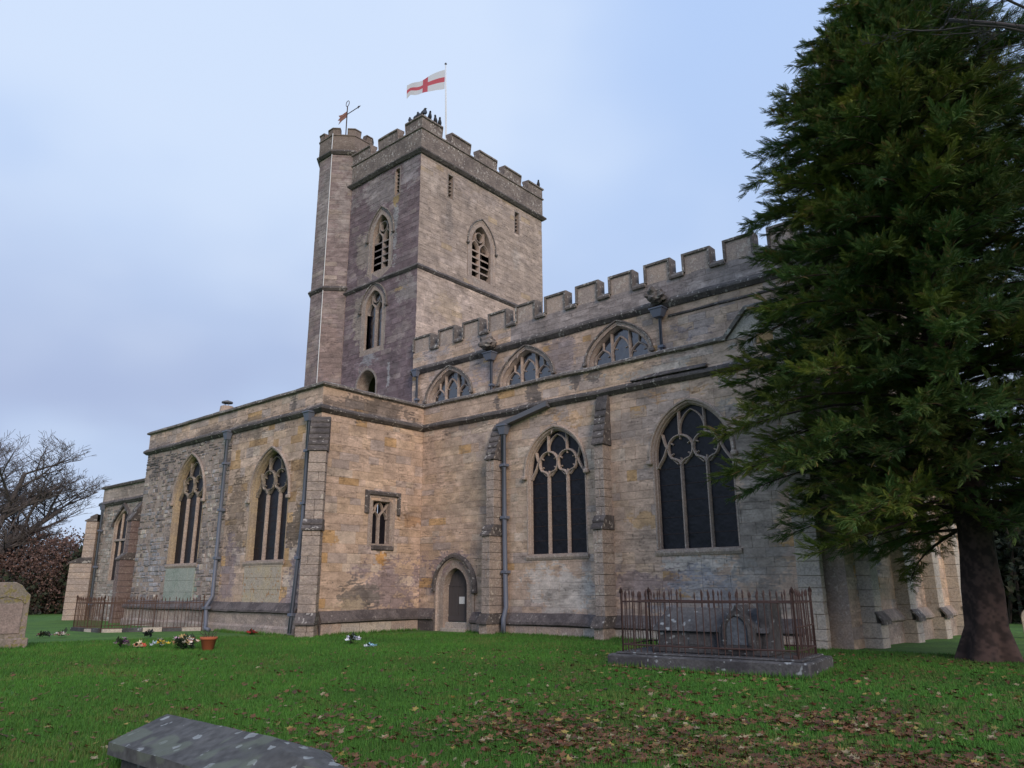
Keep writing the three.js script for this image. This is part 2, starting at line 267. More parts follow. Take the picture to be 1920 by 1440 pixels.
function makeWall(w) {
  const { P, a0, a1, b0, b1 } = w, back = -0.014, ops = (w.openings || []).map(archShape);
  for (const o of ops) for (const Rg of w.regions) {                    // a course line runs at every sill
    const Y = o.y0 - 0.06, rows = Rg.rows, k = rows.findIndex(q => q.y0 < Y - 1e-6 && q.y1 > Y + 1e-6); if (k < 0 || o.cx + o.w < rows[k].xs[0] || o.cx - o.w > rows[k].xs[rows[k].xs.length - 1]) continue;
    const q = rows[k]; if (Y - q.y0 < 0.09 && k > 0) { rows[k - 1].y1 = Y; q.y0 = Y; } else if (q.y1 - Y < 0.09 && k < rows.length - 1) { q.y1 = Y; rows[k + 1].y0 = Y; } else { rows.splice(k, 1, { ...q, y1: Y }, { ...q, y0: Y }); }
  }
  w.mat = wallTexture(w);
  // solid body behind the stones, with the openings cut through
  const s = new THREE.Shape([[w.ca0 ?? a0 + 0.035, b0], [w.ca1 ?? a1 - 0.035, b0], [w.ca1 ?? a1 - 0.035, b1], [w.ca0 ?? a0 + 0.035, b1]].map(q => new THREE.Vector2(...q)));
  for (const o of ops) if (!o.blind) s.holes.push(new THREE.Path(o.outline(10).map(q => new THREE.Vector2(...q))));
  const e = new THREE.ExtrudeGeometry(s, { depth: w.thick ?? 0.75, bevelEnabled: false, curveSegments: 1 }), pa = e.attributes.position, ua = e.attributes.uv;
  for (let i = 0; i < pa.count; i++) { const a = pa.getX(i), b = pa.getY(i), c = back - (w.thick ?? 0.75) + pa.getZ(i); pa.setXYZ(i, ...P(a, b, c)); ua.setXY(i, a + c, b); }
  e.computeVertexNormals();
  w.mesh = part(w.name, e, M.mortar, church); if (w.label) w.mesh.userData.label = w.label;
  const rest = new GB();
  for (const R of w.regions) {
    const gap = R.gap ?? 0.005, bev = R.bev ?? 0.005;
    for (const row of R.rows) for (let i = 0; i < row.xs.length - 1; i++) {
      const pieces = [[row.xs[i], row.xs[i], row.xs[i + 1], row.xs[i + 1]]];            // left bottom, left top, right bottom, right top
      for (const o of ops) {
        const m = o.margin ?? 0.12, hw = y => { const q = o.half(Math.min(Math.max(y, o.y0), o.ya)); return y < o.y0 - m || y > o.ya + m ? 0 : y > o.ya ? m * 0.9 * (1 - (y - o.ya) / m) : q + m * (y > o.ys ? 0.9 : 1); };
        const hb = hw(row.y0 + 0.02), ht = hw(row.y1 - 0.02); if (!hb && !ht) continue;
        for (let k = pieces.length - 1; k >= 0; k--) {
          const [lb, lt, rb, rt] = pieces[k]; if (Math.max(rb, rt) < o.cx - Math.max(hb, ht) || Math.min(lb, lt) > o.cx + Math.max(hb, ht)) continue;
          pieces.splice(k, 1); const L = [lb, lt, Math.min(rb, o.cx - hb), Math.min(rt, o.cx - ht)], Q = [Math.max(lb, o.cx + hb), Math.max(lt, o.cx + ht), rb, rt];
          for (const p of [L, Q]) { p[2] = Math.max(p[2], p[0]); p[3] = Math.max(p[3], p[1]); p[0] = Math.min(p[0], p[2]); p[1] = Math.min(p[1], p[3]); if ((p[2] - p[0]) + (p[3] - p[1]) > 0.12) pieces.push(p); }
        }
      }
      const jt = row.jit[i], jn = row.jit[i + 1];
      for (const [lb, lt, rb, rt] of pieces) {
        const g = gap / 2, y0 = row.y0 + g, y1 = row.y1 - g, q = [[lb + g + jt[0], y0 + jt[1] * 0.5], [rb - g + jn[0], y0 + jn[1] * 0.5], [rt - g - jn[1], y1 - jt[0] * 0.4], [lt + g - jt[1], y1 - jn[0] * 0.4]];
        if (Math.abs(lb - a0) < 1e-6) { q[0][0] = a0; q[3][0] = a0; } if (Math.abs(rb - a1) < 1e-6) { q[1][0] = a1; q[2][0] = a1; }
        const st = { w, q, proud: (row.proud[i] - 0.5) * (R.relief ?? 0.009), bev, back };
        const c = P((lb + rb) / 2, (y0 + y1) / 2, 0), D = Math.hypot(c[0] - CAM.x, c[1] - CAM.y, c[2] - CAM.z);
        st.size = R.single ? ((rb - lb) + (rt - lt)) / 2 * (y1 - y0) / D / D : 0; if (R.hide && R.hide(...c)) st.size = 0;
        allStones.push(st);
      }
    }
  }
  w.rest = rest; wallList.push(w); return w;
}
function stoneInto(gb, st) {
  const { q, w, proud, bev, back } = st, P = w.P, cx = (q[0][0] + q[1][0] + q[2][0] + q[3][0]) / 4, cy = (q[0][1] + q[2][1]) / 2;
  const ins = q.map(p => [p[0] + Math.sign(cx - p[0]) * Math.min(bev, Math.abs(cx - p[0]) * 0.4), p[1] + Math.sign(cy - p[1]) * bev]);
  const uv = p => [p[0] - w.a0, p[1] - w.b0], O = q.map(p => P(p[0], p[1], back)), I = ins.map(p => P(p[0], p[1], proud)), E = q.map(p => P(p[0], p[1], proud - bev));
  gb.quad(...I, ins.map(uv));
  for (let k = 0; k < 4; k++) { const l = (k + 1) % 4; gb.quad(E[k], E[l], I[l], I[k], [uv(q[k]), uv(q[l]), uv(ins[l]), uv(ins[k])]); gb.quad(O[k], O[l], E[l], E[k], [uv(q[k]), uv(q[l]), uv(q[l]), uv(q[k])]); }
}
function finishWalls() {
  const ord = allStones.filter(s => s.size > 0).sort((a, b) => b.size - a.size).slice(0, 300), own = new Set(ord);
  for (const s of allStones) { if (own.has(s)) { const g = new GB(); stoneInto(g, s); part('stone', g.geo(), s.w.mat, s.w.mesh); } else stoneInto(s.w.rest, s); }
  for (const w of wallList) { const m = part('stonework', w.rest.geo(), w.mat, w.mesh); m.userData.kind = 'stuff'; }
}

// ---- planes measured from the picture
const Xt = -0.7, Za = -5.01, Zc = -8.61, Zw = -8.81, Xw = -5.66, Xend = 14.3, Xl = -14.8;
const G = PAL;
// windows: openings by wall
const winT = [{ cx: -10.2, w: 1.3, y0: 2.62, ys: 5.35, ya: 7.25, lights: 3, margin: 0.05 }, { cx: -3.78, w: 1.27, y0: 2.6, ys: 5.0, ya: 6.75, lights: 3, margin: 0.05 }];
const winA = [{ cx: 6.13, w: 1.23, y0: 2.68, ys: 5.5, ya: 6.98, lights: 3, margin: 0.05 }, { cx: 11.34, w: 1.29, y0: 2.68, ys: 5.5, ya: 7.1, lights: 3, margin: 0.05 }];
const door = { cx: 1.27, w: 0.62, y0: 0.0, ys: 1.55, ya: 2.3, margin: 0.42 };
const winC = [-2.95, 1.85, 6.62].map(cx => ({ cx, w: 1.38, y0: 9.7, ys: 10.45, ya: 11.72, lights: 3, margin: 0.05 }));
const winS = { cx: 2.98, w: 0.42, y0: 3.18, ys: 4.6, ya: 4.78, rect: true, lights: 2, margin: 0.12 };

const T = {};
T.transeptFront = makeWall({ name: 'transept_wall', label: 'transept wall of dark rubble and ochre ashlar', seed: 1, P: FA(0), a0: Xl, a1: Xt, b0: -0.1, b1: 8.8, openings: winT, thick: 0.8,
  regions: [
    { rubble: true, gap: 0.022, bev: 0.02, relief: 0.05, rows: layout(11, Xl, -6.9, -0.1, 7.85, 0.1, 0.24, 0.16, 0.46, 0.075) },
    ...panels([-6.9, -3.78, Xt], 12, -0.1, 7.85),
    { single: true, rows: layout(13, Xl, Xt, 7.85, 8.8, 0.3, 0.34, 0.6, 1.2) }],
  tone: (c, t, t2, a, b, R) => { if (R.rubble) { const p = t < 0.3 ? [0.27, 0.215, 0.185] : t < 0.55 ? [0.33, 0.275, 0.24] : t < 0.75 ? [0.2, 0.165, 0.155] : t < 0.9 ? [0.29, 0.265, 0.265] : [0.4, 0.345, 0.29], v = 0.75 + 0.45 * t2; c[0] = p[0] * v; c[1] = p[1] * v; c[2] = p[2] * v; } else { ashlarTone(c, t, t2, a, b); if (t > 0.84 && b < 7.8) { c[0] = 0.4; c[1] = 0.255; c[2] = 0.14; } } },
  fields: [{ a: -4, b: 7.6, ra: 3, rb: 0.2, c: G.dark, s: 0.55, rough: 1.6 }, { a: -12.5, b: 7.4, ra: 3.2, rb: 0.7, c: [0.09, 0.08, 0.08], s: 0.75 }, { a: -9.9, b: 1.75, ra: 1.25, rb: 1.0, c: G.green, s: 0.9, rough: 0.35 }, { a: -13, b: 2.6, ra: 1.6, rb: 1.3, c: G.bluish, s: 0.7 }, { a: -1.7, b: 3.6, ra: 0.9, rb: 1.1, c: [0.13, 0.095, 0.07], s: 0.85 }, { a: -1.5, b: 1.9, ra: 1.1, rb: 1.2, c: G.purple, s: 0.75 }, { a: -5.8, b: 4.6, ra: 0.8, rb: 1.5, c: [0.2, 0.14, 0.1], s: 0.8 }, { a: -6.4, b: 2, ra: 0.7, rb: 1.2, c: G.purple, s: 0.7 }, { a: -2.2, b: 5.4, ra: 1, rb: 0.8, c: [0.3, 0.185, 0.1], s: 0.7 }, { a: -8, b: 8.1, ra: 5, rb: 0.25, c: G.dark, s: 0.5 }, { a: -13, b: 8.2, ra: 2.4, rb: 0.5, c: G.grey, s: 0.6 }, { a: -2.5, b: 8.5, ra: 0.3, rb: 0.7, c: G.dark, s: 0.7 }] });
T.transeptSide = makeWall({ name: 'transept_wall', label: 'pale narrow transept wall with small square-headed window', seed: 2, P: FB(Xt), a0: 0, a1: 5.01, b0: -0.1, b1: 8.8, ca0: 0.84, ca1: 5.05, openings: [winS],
  regions: [...panels([0, 2.98, 5.01], 21, -0.1, 7.85), { single: true, rows: layout(22, 0, 5.01, 7.85, 8.8, 0.3, 0.34, 0.6, 1.1) }], tone: ashlarTone,
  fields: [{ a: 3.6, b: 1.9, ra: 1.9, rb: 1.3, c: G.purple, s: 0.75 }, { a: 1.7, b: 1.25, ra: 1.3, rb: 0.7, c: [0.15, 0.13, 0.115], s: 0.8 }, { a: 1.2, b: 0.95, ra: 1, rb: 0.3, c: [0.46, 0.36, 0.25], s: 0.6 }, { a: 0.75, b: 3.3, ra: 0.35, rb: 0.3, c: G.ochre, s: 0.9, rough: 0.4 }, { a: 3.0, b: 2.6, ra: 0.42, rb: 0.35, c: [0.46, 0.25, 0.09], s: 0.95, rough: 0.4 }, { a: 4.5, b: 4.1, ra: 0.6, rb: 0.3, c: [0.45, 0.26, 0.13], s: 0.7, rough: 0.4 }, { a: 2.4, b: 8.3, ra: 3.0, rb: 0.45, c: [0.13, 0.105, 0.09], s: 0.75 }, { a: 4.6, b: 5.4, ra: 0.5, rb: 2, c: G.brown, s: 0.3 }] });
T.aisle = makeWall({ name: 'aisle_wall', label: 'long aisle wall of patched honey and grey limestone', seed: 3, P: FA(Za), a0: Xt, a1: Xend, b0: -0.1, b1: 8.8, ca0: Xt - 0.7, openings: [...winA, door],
  regions: [...panels([Xt, 3.5, 6.2, 8.25, 11.43, Xend], 31, -0.1, 7.85, { hide: x => x > 13.2 }), { single: true, hide: (x) => x > 13.2, rows: layout(32, Xt, Xend, 7.85, 8.8, 0.3, 0.34, 0.6, 1.3) }], tone: ashlarTone,
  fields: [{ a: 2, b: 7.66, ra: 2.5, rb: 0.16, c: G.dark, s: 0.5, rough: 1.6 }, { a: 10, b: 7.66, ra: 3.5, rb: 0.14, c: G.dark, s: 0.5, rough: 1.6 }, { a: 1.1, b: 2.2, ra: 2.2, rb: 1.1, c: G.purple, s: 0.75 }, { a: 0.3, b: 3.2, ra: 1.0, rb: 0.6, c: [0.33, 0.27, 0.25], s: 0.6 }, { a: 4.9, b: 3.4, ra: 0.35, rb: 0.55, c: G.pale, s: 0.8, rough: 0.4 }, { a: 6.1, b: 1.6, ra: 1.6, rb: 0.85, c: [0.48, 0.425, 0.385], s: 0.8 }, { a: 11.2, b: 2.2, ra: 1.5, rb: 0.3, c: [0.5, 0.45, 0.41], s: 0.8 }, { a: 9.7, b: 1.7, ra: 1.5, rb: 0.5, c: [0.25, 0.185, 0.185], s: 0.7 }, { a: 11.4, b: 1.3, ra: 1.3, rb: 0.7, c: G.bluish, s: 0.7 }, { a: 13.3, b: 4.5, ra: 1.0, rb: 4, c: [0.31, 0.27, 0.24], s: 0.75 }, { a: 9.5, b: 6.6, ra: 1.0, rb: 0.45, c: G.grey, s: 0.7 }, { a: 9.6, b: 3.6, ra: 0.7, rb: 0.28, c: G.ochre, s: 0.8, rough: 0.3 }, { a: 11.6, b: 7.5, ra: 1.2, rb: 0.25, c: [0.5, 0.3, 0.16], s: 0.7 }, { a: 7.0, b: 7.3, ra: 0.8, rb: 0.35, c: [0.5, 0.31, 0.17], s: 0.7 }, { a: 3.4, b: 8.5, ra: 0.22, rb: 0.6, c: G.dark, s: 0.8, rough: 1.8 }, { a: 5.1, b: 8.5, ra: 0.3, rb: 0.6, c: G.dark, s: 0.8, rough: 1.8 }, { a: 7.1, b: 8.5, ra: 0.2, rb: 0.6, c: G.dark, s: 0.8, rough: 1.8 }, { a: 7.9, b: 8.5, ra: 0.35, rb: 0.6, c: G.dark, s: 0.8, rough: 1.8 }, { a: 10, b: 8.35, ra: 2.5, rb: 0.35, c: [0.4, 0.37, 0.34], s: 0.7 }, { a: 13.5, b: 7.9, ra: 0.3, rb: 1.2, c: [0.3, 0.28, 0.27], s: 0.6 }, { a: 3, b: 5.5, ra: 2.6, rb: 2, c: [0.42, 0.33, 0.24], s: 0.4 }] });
T.clerestory = makeWall({ name: 'clerestory_wall', label: 'high nave wall with three wide arched windows', seed: 4, P: FA(Zc), a0: Xw + 0.1, a1: 16, b0: 8, b1: 13.05, openings: winC,
  regions: [{ rows: layout(41, Xw + 0.1, 16, 8, 12.0, 0.24, 0.34, 0.4, 0.9) }, { rows: layout(42, Xw + 0.1, 16, 12.0, 13.05, 0.24, 0.28, 0.45, 0.9) }], tone: (c, t, t2, a, b) => { ashlarTone(c, t, t2, a, b); if (b > 12 && a > 1) { const p = [0.3, 0.25, 0.235]; for (let q = 0; q < 3; q++) c[q] = p[q] * (0.8 + 0.4 * t2); } },
  fields: [{ a: -0.6, b: 11.2, ra: 0.8, rb: 0.7, c: [0.33, 0.27, 0.265], s: 0.8 }, { a: 4, b: 11.2, ra: 0.8, rb: 0.8, c: [0.3, 0.24, 0.24], s: 0.75 }, { a: 10, b: 10.8, ra: 0.8, rb: 0.4, c: [0.24, 0.2, 0.21], s: 0.7 }, { a: -4, b: 12.5, ra: 1.2, rb: 0.5, c: [0.33, 0.3, 0.31], s: 0.6 }, { a: -1.2, b: 12.8, ra: 0.8, rb: 0.5, c: [0.3, 0.28, 0.3], s: 0.6 }] });
T.towerFront = makeWall({ name: 'tower_wall', label: 'tower wall stained plum brown beside the stair turret', seed: 5, P: FA(Zw), a0: -13.2, a1: Xw, b0: 7.5, b1: 26.3, thick: 0.8, res: 52,
  openings: [{ cx: -8.85, w: 0.72, y0: 18.7, ys: 20.85, ya: 22.15, margin: 0.35 }, { cx: -7.58, w: 0.19, y0: 22.95, ys: 24, ya: 24.55, rect: true, margin: 0.05 }, { cx: -9.2, w: 0.72, y0: 14.2, ys: 16.6, ya: 17.6, margin: 0.3 }, { cx: -9.55, w: 0.8, y0: 9, ys: 12.1, ya: 13.0, margin: 0.15 }],
  regions: [{ rows: layout(51, -13.2, Xw, 7.5, 26.3, 0.26, 0.36, 0.4, 0.9) }],
  tone: (c, t, t2) => { const p = t < 0.08 ? [0.23, 0.18, 0.172] : t < 0.3 ? [0.195, 0.148, 0.152] : [0.17, 0.122, 0.13], v = 0.88 + 0.24 * t2; c[0] = p[0] * v; c[1] = p[1] * v; c[2] = p[2] * v; },
  fields: [{ a: -9, b: 23.6, ra: 2.2, rb: 0.9, c: [0.29, 0.25, 0.24], s: 0.7 }, { a: -6.4, b: 24, ra: 0.7, rb: 1, c: [0.27, 0.235, 0.24], s: 0.7 }, { a: -6.6, b: 17, ra: 0.9, rb: 0.9, c: [0.3, 0.26, 0.245], s: 0.7 }, { a: -6.5, b: 15, ra: 0.8, rb: 1.2, c: [0.27, 0.22, 0.2], s: 0.55 }, { a: -10.2, b: 20, ra: 0.7, rb: 1.6, c: [0.33, 0.27, 0.23], s: 0.8 }, { a: -10.3, b: 15.7, ra: 0.7, rb: 1.6, c: [0.34, 0.28, 0.235], s: 0.8 }, { a: -9.5, b: 13.6, ra: 0.9, rb: 0.55, c: [0.27, 0.26, 0.27], s: 0.85, rough: 0.5 }, { a: -7.6, b: 21, ra: 0.22, rb: 2.2, c: [0.33, 0.32, 0.32], s: 0.75, rough: 0.5 }, { a: -7.6, b: 22.6, ra: 0.28, rb: 0.4, c: [0.28, 0.19, 0.07], s: 0.85, rough: 0.4 }, { a: -7.7, b: 12.2, ra: 0.14, rb: 0.8, c: [0.36, 0.35, 0.35], s: 0.8, rough: 0.4 }, { a: -7.2, b: 17.1, ra: 0.7, rb: 0.16, c: [0.4, 0.28, 0.14], s: 0.75, rough: 0.4 }] });
T.towerSide = makeWall({ name: 'tower_wall', label: 'pale pinkish tower wall above the nave roof', seed: 6, P: FB(Xw), a0: 8.81, a1: 19.5, b0: 9, b1: 26.3, ca0: 9.65, res: 52,
  openings: [{ cx: 13.75, w: 0.8, y0: 18.75, ys: 20.9, ya: 22.2, margin: 0.4 }, { cx: 11.12, w: 0.19, y0: 22.95, ys: 24, ya: 24.4, rect: true, margin: 0.05 }, { cx: 16.97, w: 0.19, y0: 22.95, ys: 24, ya: 24.4, rect: true, margin: 0.05 }],
  regions: [{ rows: layout(61, 8.81, 19.5, 9, 26.3, 0.26, 0.36, 0.4, 0.95) }],
  tone: (c, t, t2, a, b) => { const p = t < 0.03 ? [0.44, 0.33, 0.23] : t < 0.35 ? [0.395, 0.312, 0.265] : [0.42, 0.33, 0.275], v = (b > 18.1 ? 0.8 : 0.96) + 0.16 * t2; c[0] = p[0] * v; c[1] = p[1] * v; c[2] = p[2] * v; },
  fields: [{ a: 11.1, b: 21.3, ra: 0.3, rb: 1.6, c: [0.24, 0.2, 0.18], s: 0.6, rough: 0.6 }, { a: 16.9, b: 21.5, ra: 0.35, rb: 1.5, c: [0.42, 0.36, 0.32], s: 0.5 }, { a: 9.6, b: 23.5, ra: 0.8, rb: 1.5, c: [0.42, 0.34, 0.29], s: 0.6 }, { a: 14, b: 24.2, ra: 4, rb: 0.6, c: [0.3, 0.245, 0.225], s: 0.6 }, { a: 11, b: 16, ra: 0.8, rb: 0.8, c: [0.46, 0.35, 0.24], s: 0.5 }] });

// battlement of the tower: a dark weathered band above the cornice is built with the merlons below
// ---- stair turret: eight faces, the visible ones of stones
const turret = { x: -13.33, z: -9.4, a: 1.53 };
{
  const s = turret.a * Math.tan(Math.PI / 8);
  for (let k = -1; k <= 3; k++) {
    const t = k * Math.PI / 4, n = [Math.sin(t), Math.cos(t)], u = [Math.cos(t), -Math.sin(t)];
    const P = (a, b, c) => [turret.x + n[0] * (turret.a + c) + u[0] * a, b, turret.z + n[1] * (turret.a + c) + u[1] * a];
    makeWall({ name: 'turret_wall', seed: 70 + k, P, a0: -s, a1: s, b0: 8, b1: 27.25, ca0: -s + 0.02, ca1: s - 0.02, thick: 0.25, res: 48, regions: [{ rows: layout(71 + k, -s, s, 8, 27.25, 0.26, 0.34, 0.4, 0.8) }],
      tone: (c, q, t2) => { const p = q < 0.1 ? [0.32, 0.255, 0.22] : q < 0.4 ? [0.265, 0.21, 0.19] : [0.235, 0.18, 0.172], v = 0.88 + 0.24 * t2; c[0] = p[0] * v; c[1] = p[1] * v; c[2] = p[2] * v; },
      fields: [{ a: 0, b: 14.5, ra: 0.7, rb: 2.5, c: [0.26, 0.185, 0.16], s: 0.6 }, { a: 0.2, b: 24, ra: 0.7, rb: 3, c: [0.3, 0.26, 0.245], s: 0.6 }, { a: -0.2, b: 11.5, ra: 0.6, rb: 1.4, c: [0.21, 0.15, 0.155], s: 0.6 }] });
  }
  const oct = (r, k) => { const R = r / Math.cos(Math.PI / 8), t = Math.PI / 8 + k * Math.PI / 4; return [turret.x + R * Math.sin(t), turret.z + R * Math.cos(t)]; };
  const ring = (y, prof, name, m) => { const g = new GB(), pts = []; for (let k = 0; k < 8; k++) pts.push(oct(turret.a, -k)); g.sweep((a, b, c) => [a, c, b], pts, prof.map(([o, h]) => [-o, y + h]), true); return part(name, g.geo(), m, church); };
  ring(18.35, [[-0.05, -0.14], [0.06, -0.12], [0.16, 0], [0.1, 0.12], [-0.05, 0.22]], 'string_course', M.trim);
  ring(27.25, [[-0.05, -0.12], [0.08, -0.1], [0.2, 0.02], [0.2, 0.1], [0.08, 0.2], [-0.05, 0.22]], 'string_course', M.trim);
  // parapet of the turret: low wall with merlons on alternate faces
  const par = stoneMat('turret_parapet', [0.155, 0.12, 0.1], [0.22, 0.172, 0.145], [0.3, 0.26, 0.22], { seed: 31, spots: 0.72 });
  { const g = new GB(), pts = []; for (let k = 0; k < 8; k++) pts.push(oct(turret.a, -k)); g.sweep((a, b, c) => [a, c, b], pts, [[0.3, 27.4], [-0.08, 27.4], [-0.08, 28.4], [-0.13, 28.42], [-0.13, 28.48], [0.3, 28.52], [0.3, 27.4]], true); part('parapet', g.geo(), par, church); }
  for (let k = 0; k < 8; k++) {                                       // merlons sit on the corners
    const g = new GB(), A = oct(turret.a + 0.08, k), f = 0.34, p0 = oct(turret.a + 0.08, k - 1), p2 = oct(turret.a + 0.08, k + 1);
    const L = [mix(A[0], p0[0], f), mix(A[1], p0[1], f)], R = [mix(A[0], p2[0], f), mix(A[1], p2[1], f)];
    g.sweep((a, b, c) => [a, c, b], [R, A, L], [[0, 28.46], [0, 28.86], [0.05, 28.88], [0.05, 28.94], [-0.32, 28.99], [-0.38, 28.88], [-0.36, 28.46]].map(([o, y]) => [-o * 1 * -1 * -1, y])); part('merlon', g.geo(), par, church);
  }
  // lightning conductor strip down the turret corner
  const g = new GB(), c = oct(turret.a + 0.04, 0), dx = 0.025; g.tube([[c[0], 9, c[1]], [c[0], 27.2, c[1]], [c[0] + 0.12, 27.4, c[1] + 0.12], [c[0] + 0.08, 28.5, c[1] + 0.08]], dx, 5);
  part('lightning_conductor', g.geo(), M.white, church);
}

// ---- string courses, copings and plinths carried round the corners in plan
{
  const path = [[Xl, -7], [Xl, 0], [Xt, 0], [Xt, Za], [Xend, Za]];
  let g = new GB(); g.plan(path, [[-0.04, 7.78], [0.06, 7.8], [0.17, 7.9], [0.17, 7.97], [0.06, 8.07], [-0.04, 8.09]]); part('string_course', g.geo(), M.trim, church);
  g = new GB(); g.plan([...path.slice(0, 4), [12.66, Za]], [[-0.6, 8.8], [0.04, 8.78], [0.12, 8.82], [0.12, 8.9], [0.0, 8.97], [-0.6, 8.99], [-0.6, 8.8]]); part('coping', g.geo(), M.coping, church);
  g = new GB(); g.plan([[Xt, -0.35], [Xt, Za], [door.cx - 0.98, Za]], [[-0.04, 0.82], [0.05, 0.8], [0.24, 0.5], [0.24, 0.43], [0.13, 0.38], [0.13, -0.2]]); part('plinth', g.geo(), M.plinth, church);
  g = new GB(); g.plan([[door.cx + 0.98, Za], [Xend + 0.1, Za]], [[-0.04, 0.74], [0.05, 0.72], [0.24, 0.45], [0.24, 0.36], [0.13, 0.31], [0.13, -0.2]]); part('plinth', g.geo(), M.plinth, church);
  g = new GB(); g.plan([[Xl, -6], [Xl, 0], [-1.2, 0]], [[-0.04, 1.1], [0.05, 1.08], [0.24, 0.82], [0.24, 0.75], [0.12, 0.7]]); part('plinth', g.geo(), M.plinth, church);
  g = new GB(); g.plan([[Xl, -6], [Xl, 0], [-1.2, 0]], [[0.1, 0.72], [0.13, 0.7], [0.13, 0.3], [0.22, 0.22], [0.22, -0.2]]); part('plinth', g.geo(), M.worn, church);
  // pale stones of the lower plinth, each its own block
  const r = rng(5); const low = (P, a0, a1, top, c) => { for (let a = a0; a < a1 - 0.2;) { const w = Math.min(0.5 + r() * 0.5, a1 - a), b = new GB(); b.box(P, a + 0.006, a + w - 0.006, -0.12, top - 0.006, 0.02, c + r() * 0.012, 0.01); part('plinth_block', b.geo(), r() < 0.5 ? M.dressed : M.pale, church); a += w; } };
  low(FB(Xt), 0.4, 4.85, 0.38, 0.14); low(FA(Za), door.cx + 1.0, Xend, 0.31, 0.14);
}
// tower strings and cornice
{
  const tp = [[-13.2, Zw], [Xw, Zw], [Xw, -19.5], [-13.5, -19.5]];
  let g = new GB(); g.plan(tp, [[-0.04, 17.9], [0.05, 17.92], [0.15, 18.02], [0.08, 18.14], [-0.04, 18.26]]); part('string_course', g.geo(), M.trim, church);
  g = new GB(); g.plan(tp, [[-0.04, 24.78], [0.1, 24.8], [0.24, 24.94], [0.24, 25.02], [0.1, 25.14], [-0.04, 25.16]]); part('cornice', g.geo(), M.trim, church);
  // tower battlement: dark speckled band and merlons with copings
  const band = stoneMat('tower_battlement', [0.15, 0.12, 0.108], [0.235, 0.19, 0.165], [0.45, 0.41, 0.37], { seed: 41, spots: 0.68, bump: 0.02 });
  g = new GB(); g.plan(tp, [[-0.05, 25.12], [0.05, 25.12], [0.05, 26.3], [0.12, 26.32], [0.12, 26.4], [-0.4, 26.46], [-0.4, 25.2]]); part('battlement', g.geo(), band, church);
  const merlon = (pts) => { const q = new GB(); q.plan(pts, [[0.05, 26.38], [0.05, 27.02], [0.13, 27.05], [0.13, 27.14], [-0.42, 27.2], [-0.42, 27.04], [-0.36, 27.02], [-0.36, 26.38]]); part('merlon', q.geo(), band, church); };
  merlon([[-6.98, Zw], [Xw, Zw], [Xw, -10.33]]); merlon([[-9.36, Zw], [-7.64, Zw]]); merlon([[-11.9, Zw], [-10.08, Zw]]);
  for (const [z0, z1] of [[-11.05, -12.66], [-13.4, -15.01], [-15.71, -17.33]]) merlon([[Xw, z0], [Xw, z1]]);
  merlon([[Xw, -18.03], [Xw, -19.5], [-7.2, -19.5]]);
  g = new GB(); g.box(XYZ, -14, Xw - 0.5, 25.4, 25.5, -19.2, Zw - 0.5); part('roof', g.geo(), M.lead, church);
  g = new GB(); g.box(XYZ, -14.2, -13.5, 8, 26.3, -19.4, -9.4); g.box(XYZ, -13.5, Xw - 0.06, 8, 26.3, -19.46, -18.8); part('tower_wall', g.geo(), M.mortar, church);
}
// clerestory battlement
{
  let g = new GB(); g.plan([[Xw + 0.1, Zc], [16, Zc]], [[-0.04, 11.86], [0.06, 11.88], [0.2, 12.02], [0.2, 12.1], [0.08, 12.24], [-0.04, 12.28]]); part('string_course', g.geo(), M.trim, church);
  g = new GB(); g.plan([[8.95, Zc], [16, Zc]], [[-0.02, 11.46], [0.07, 11.5], [0.07, 11.56], [-0.02, 11.6]]); part('string_course', g.geo(), M.trim, church);
  const r = rng(8);
  for (let k = 0; k < 13; k++) {
    const x0 = k === 0 ? -5.52 : -3.68 + (k - 1) * 1.672, x1 = -4.24 + k * 1.672; if (x0 > 16) break;
    g = new GB(); const tl = (r() - 0.5) * 0.05, P = (a, b, c) => [a + (b - 13) * tl * 0.4, b + (b > 13.3 ? tl : 0) + (a - x0) * tl * 0.3, Zc + c]; g.box(P, x0 + 0.05, x1 - 0.05, 13.0, 13.86, -0.4, 0.0, 0.01);
    // moulded frame round the merlon
    const m = part('merlon', g.geo(), M.dressed, church);
    const q = new GB(); q.sweep(P, [[x0 + 0.06, 13.12], [x0 + 0.06, 13.8], [x1 - 0.06, 13.8], [x1 - 0.06, 13.12]], [[-0.03, 0.003], [0.0, 0.07], [0.08, 0.08], [0.1, 0.02], [0.1, -0.42], [-0.02, -0.44]]); part('coping', q.geo(), M.coping, m);
    const e = new GB(); e.sweep(P, [[x1 - 0.02, 13.12], [x1 + 0.58, 13.12]], [[-0.14, 0.1], [-0.06, 0.12], [0.08, 0.0], [0.12, -0.42], [-0.13, -0.42], [-0.14, 0.1]]); part('coping', e.geo(), M.coping, church);
  }
  g = new GB(); g.box(XYZ, 15.2, 15.95, 9.4, 13, -18.5, Zc - 0.8); part('end_wall', g.geo(), M.dressed, church);
  g = new GB(); g.box(XYZ, Xw, 15.9, 12.6, 12.7, -18.5, Zc - 0.45); part('roof', g.geo(), M.lead, church);
  g = new GB(); g.box(XYZ, Xt + 0.2, 14.6, 8.2, 8.3, Zc + 0.05, Za - 0.7); part('roof', g.geo(), M.lead, church);
  g = new GB(); g.box(XYZ, Xl + 0.3, Xt - 0.8, 8.1, 8.2, Zw + 0.05, -0.85); part('roof', g.geo(), M.lead, church);
}
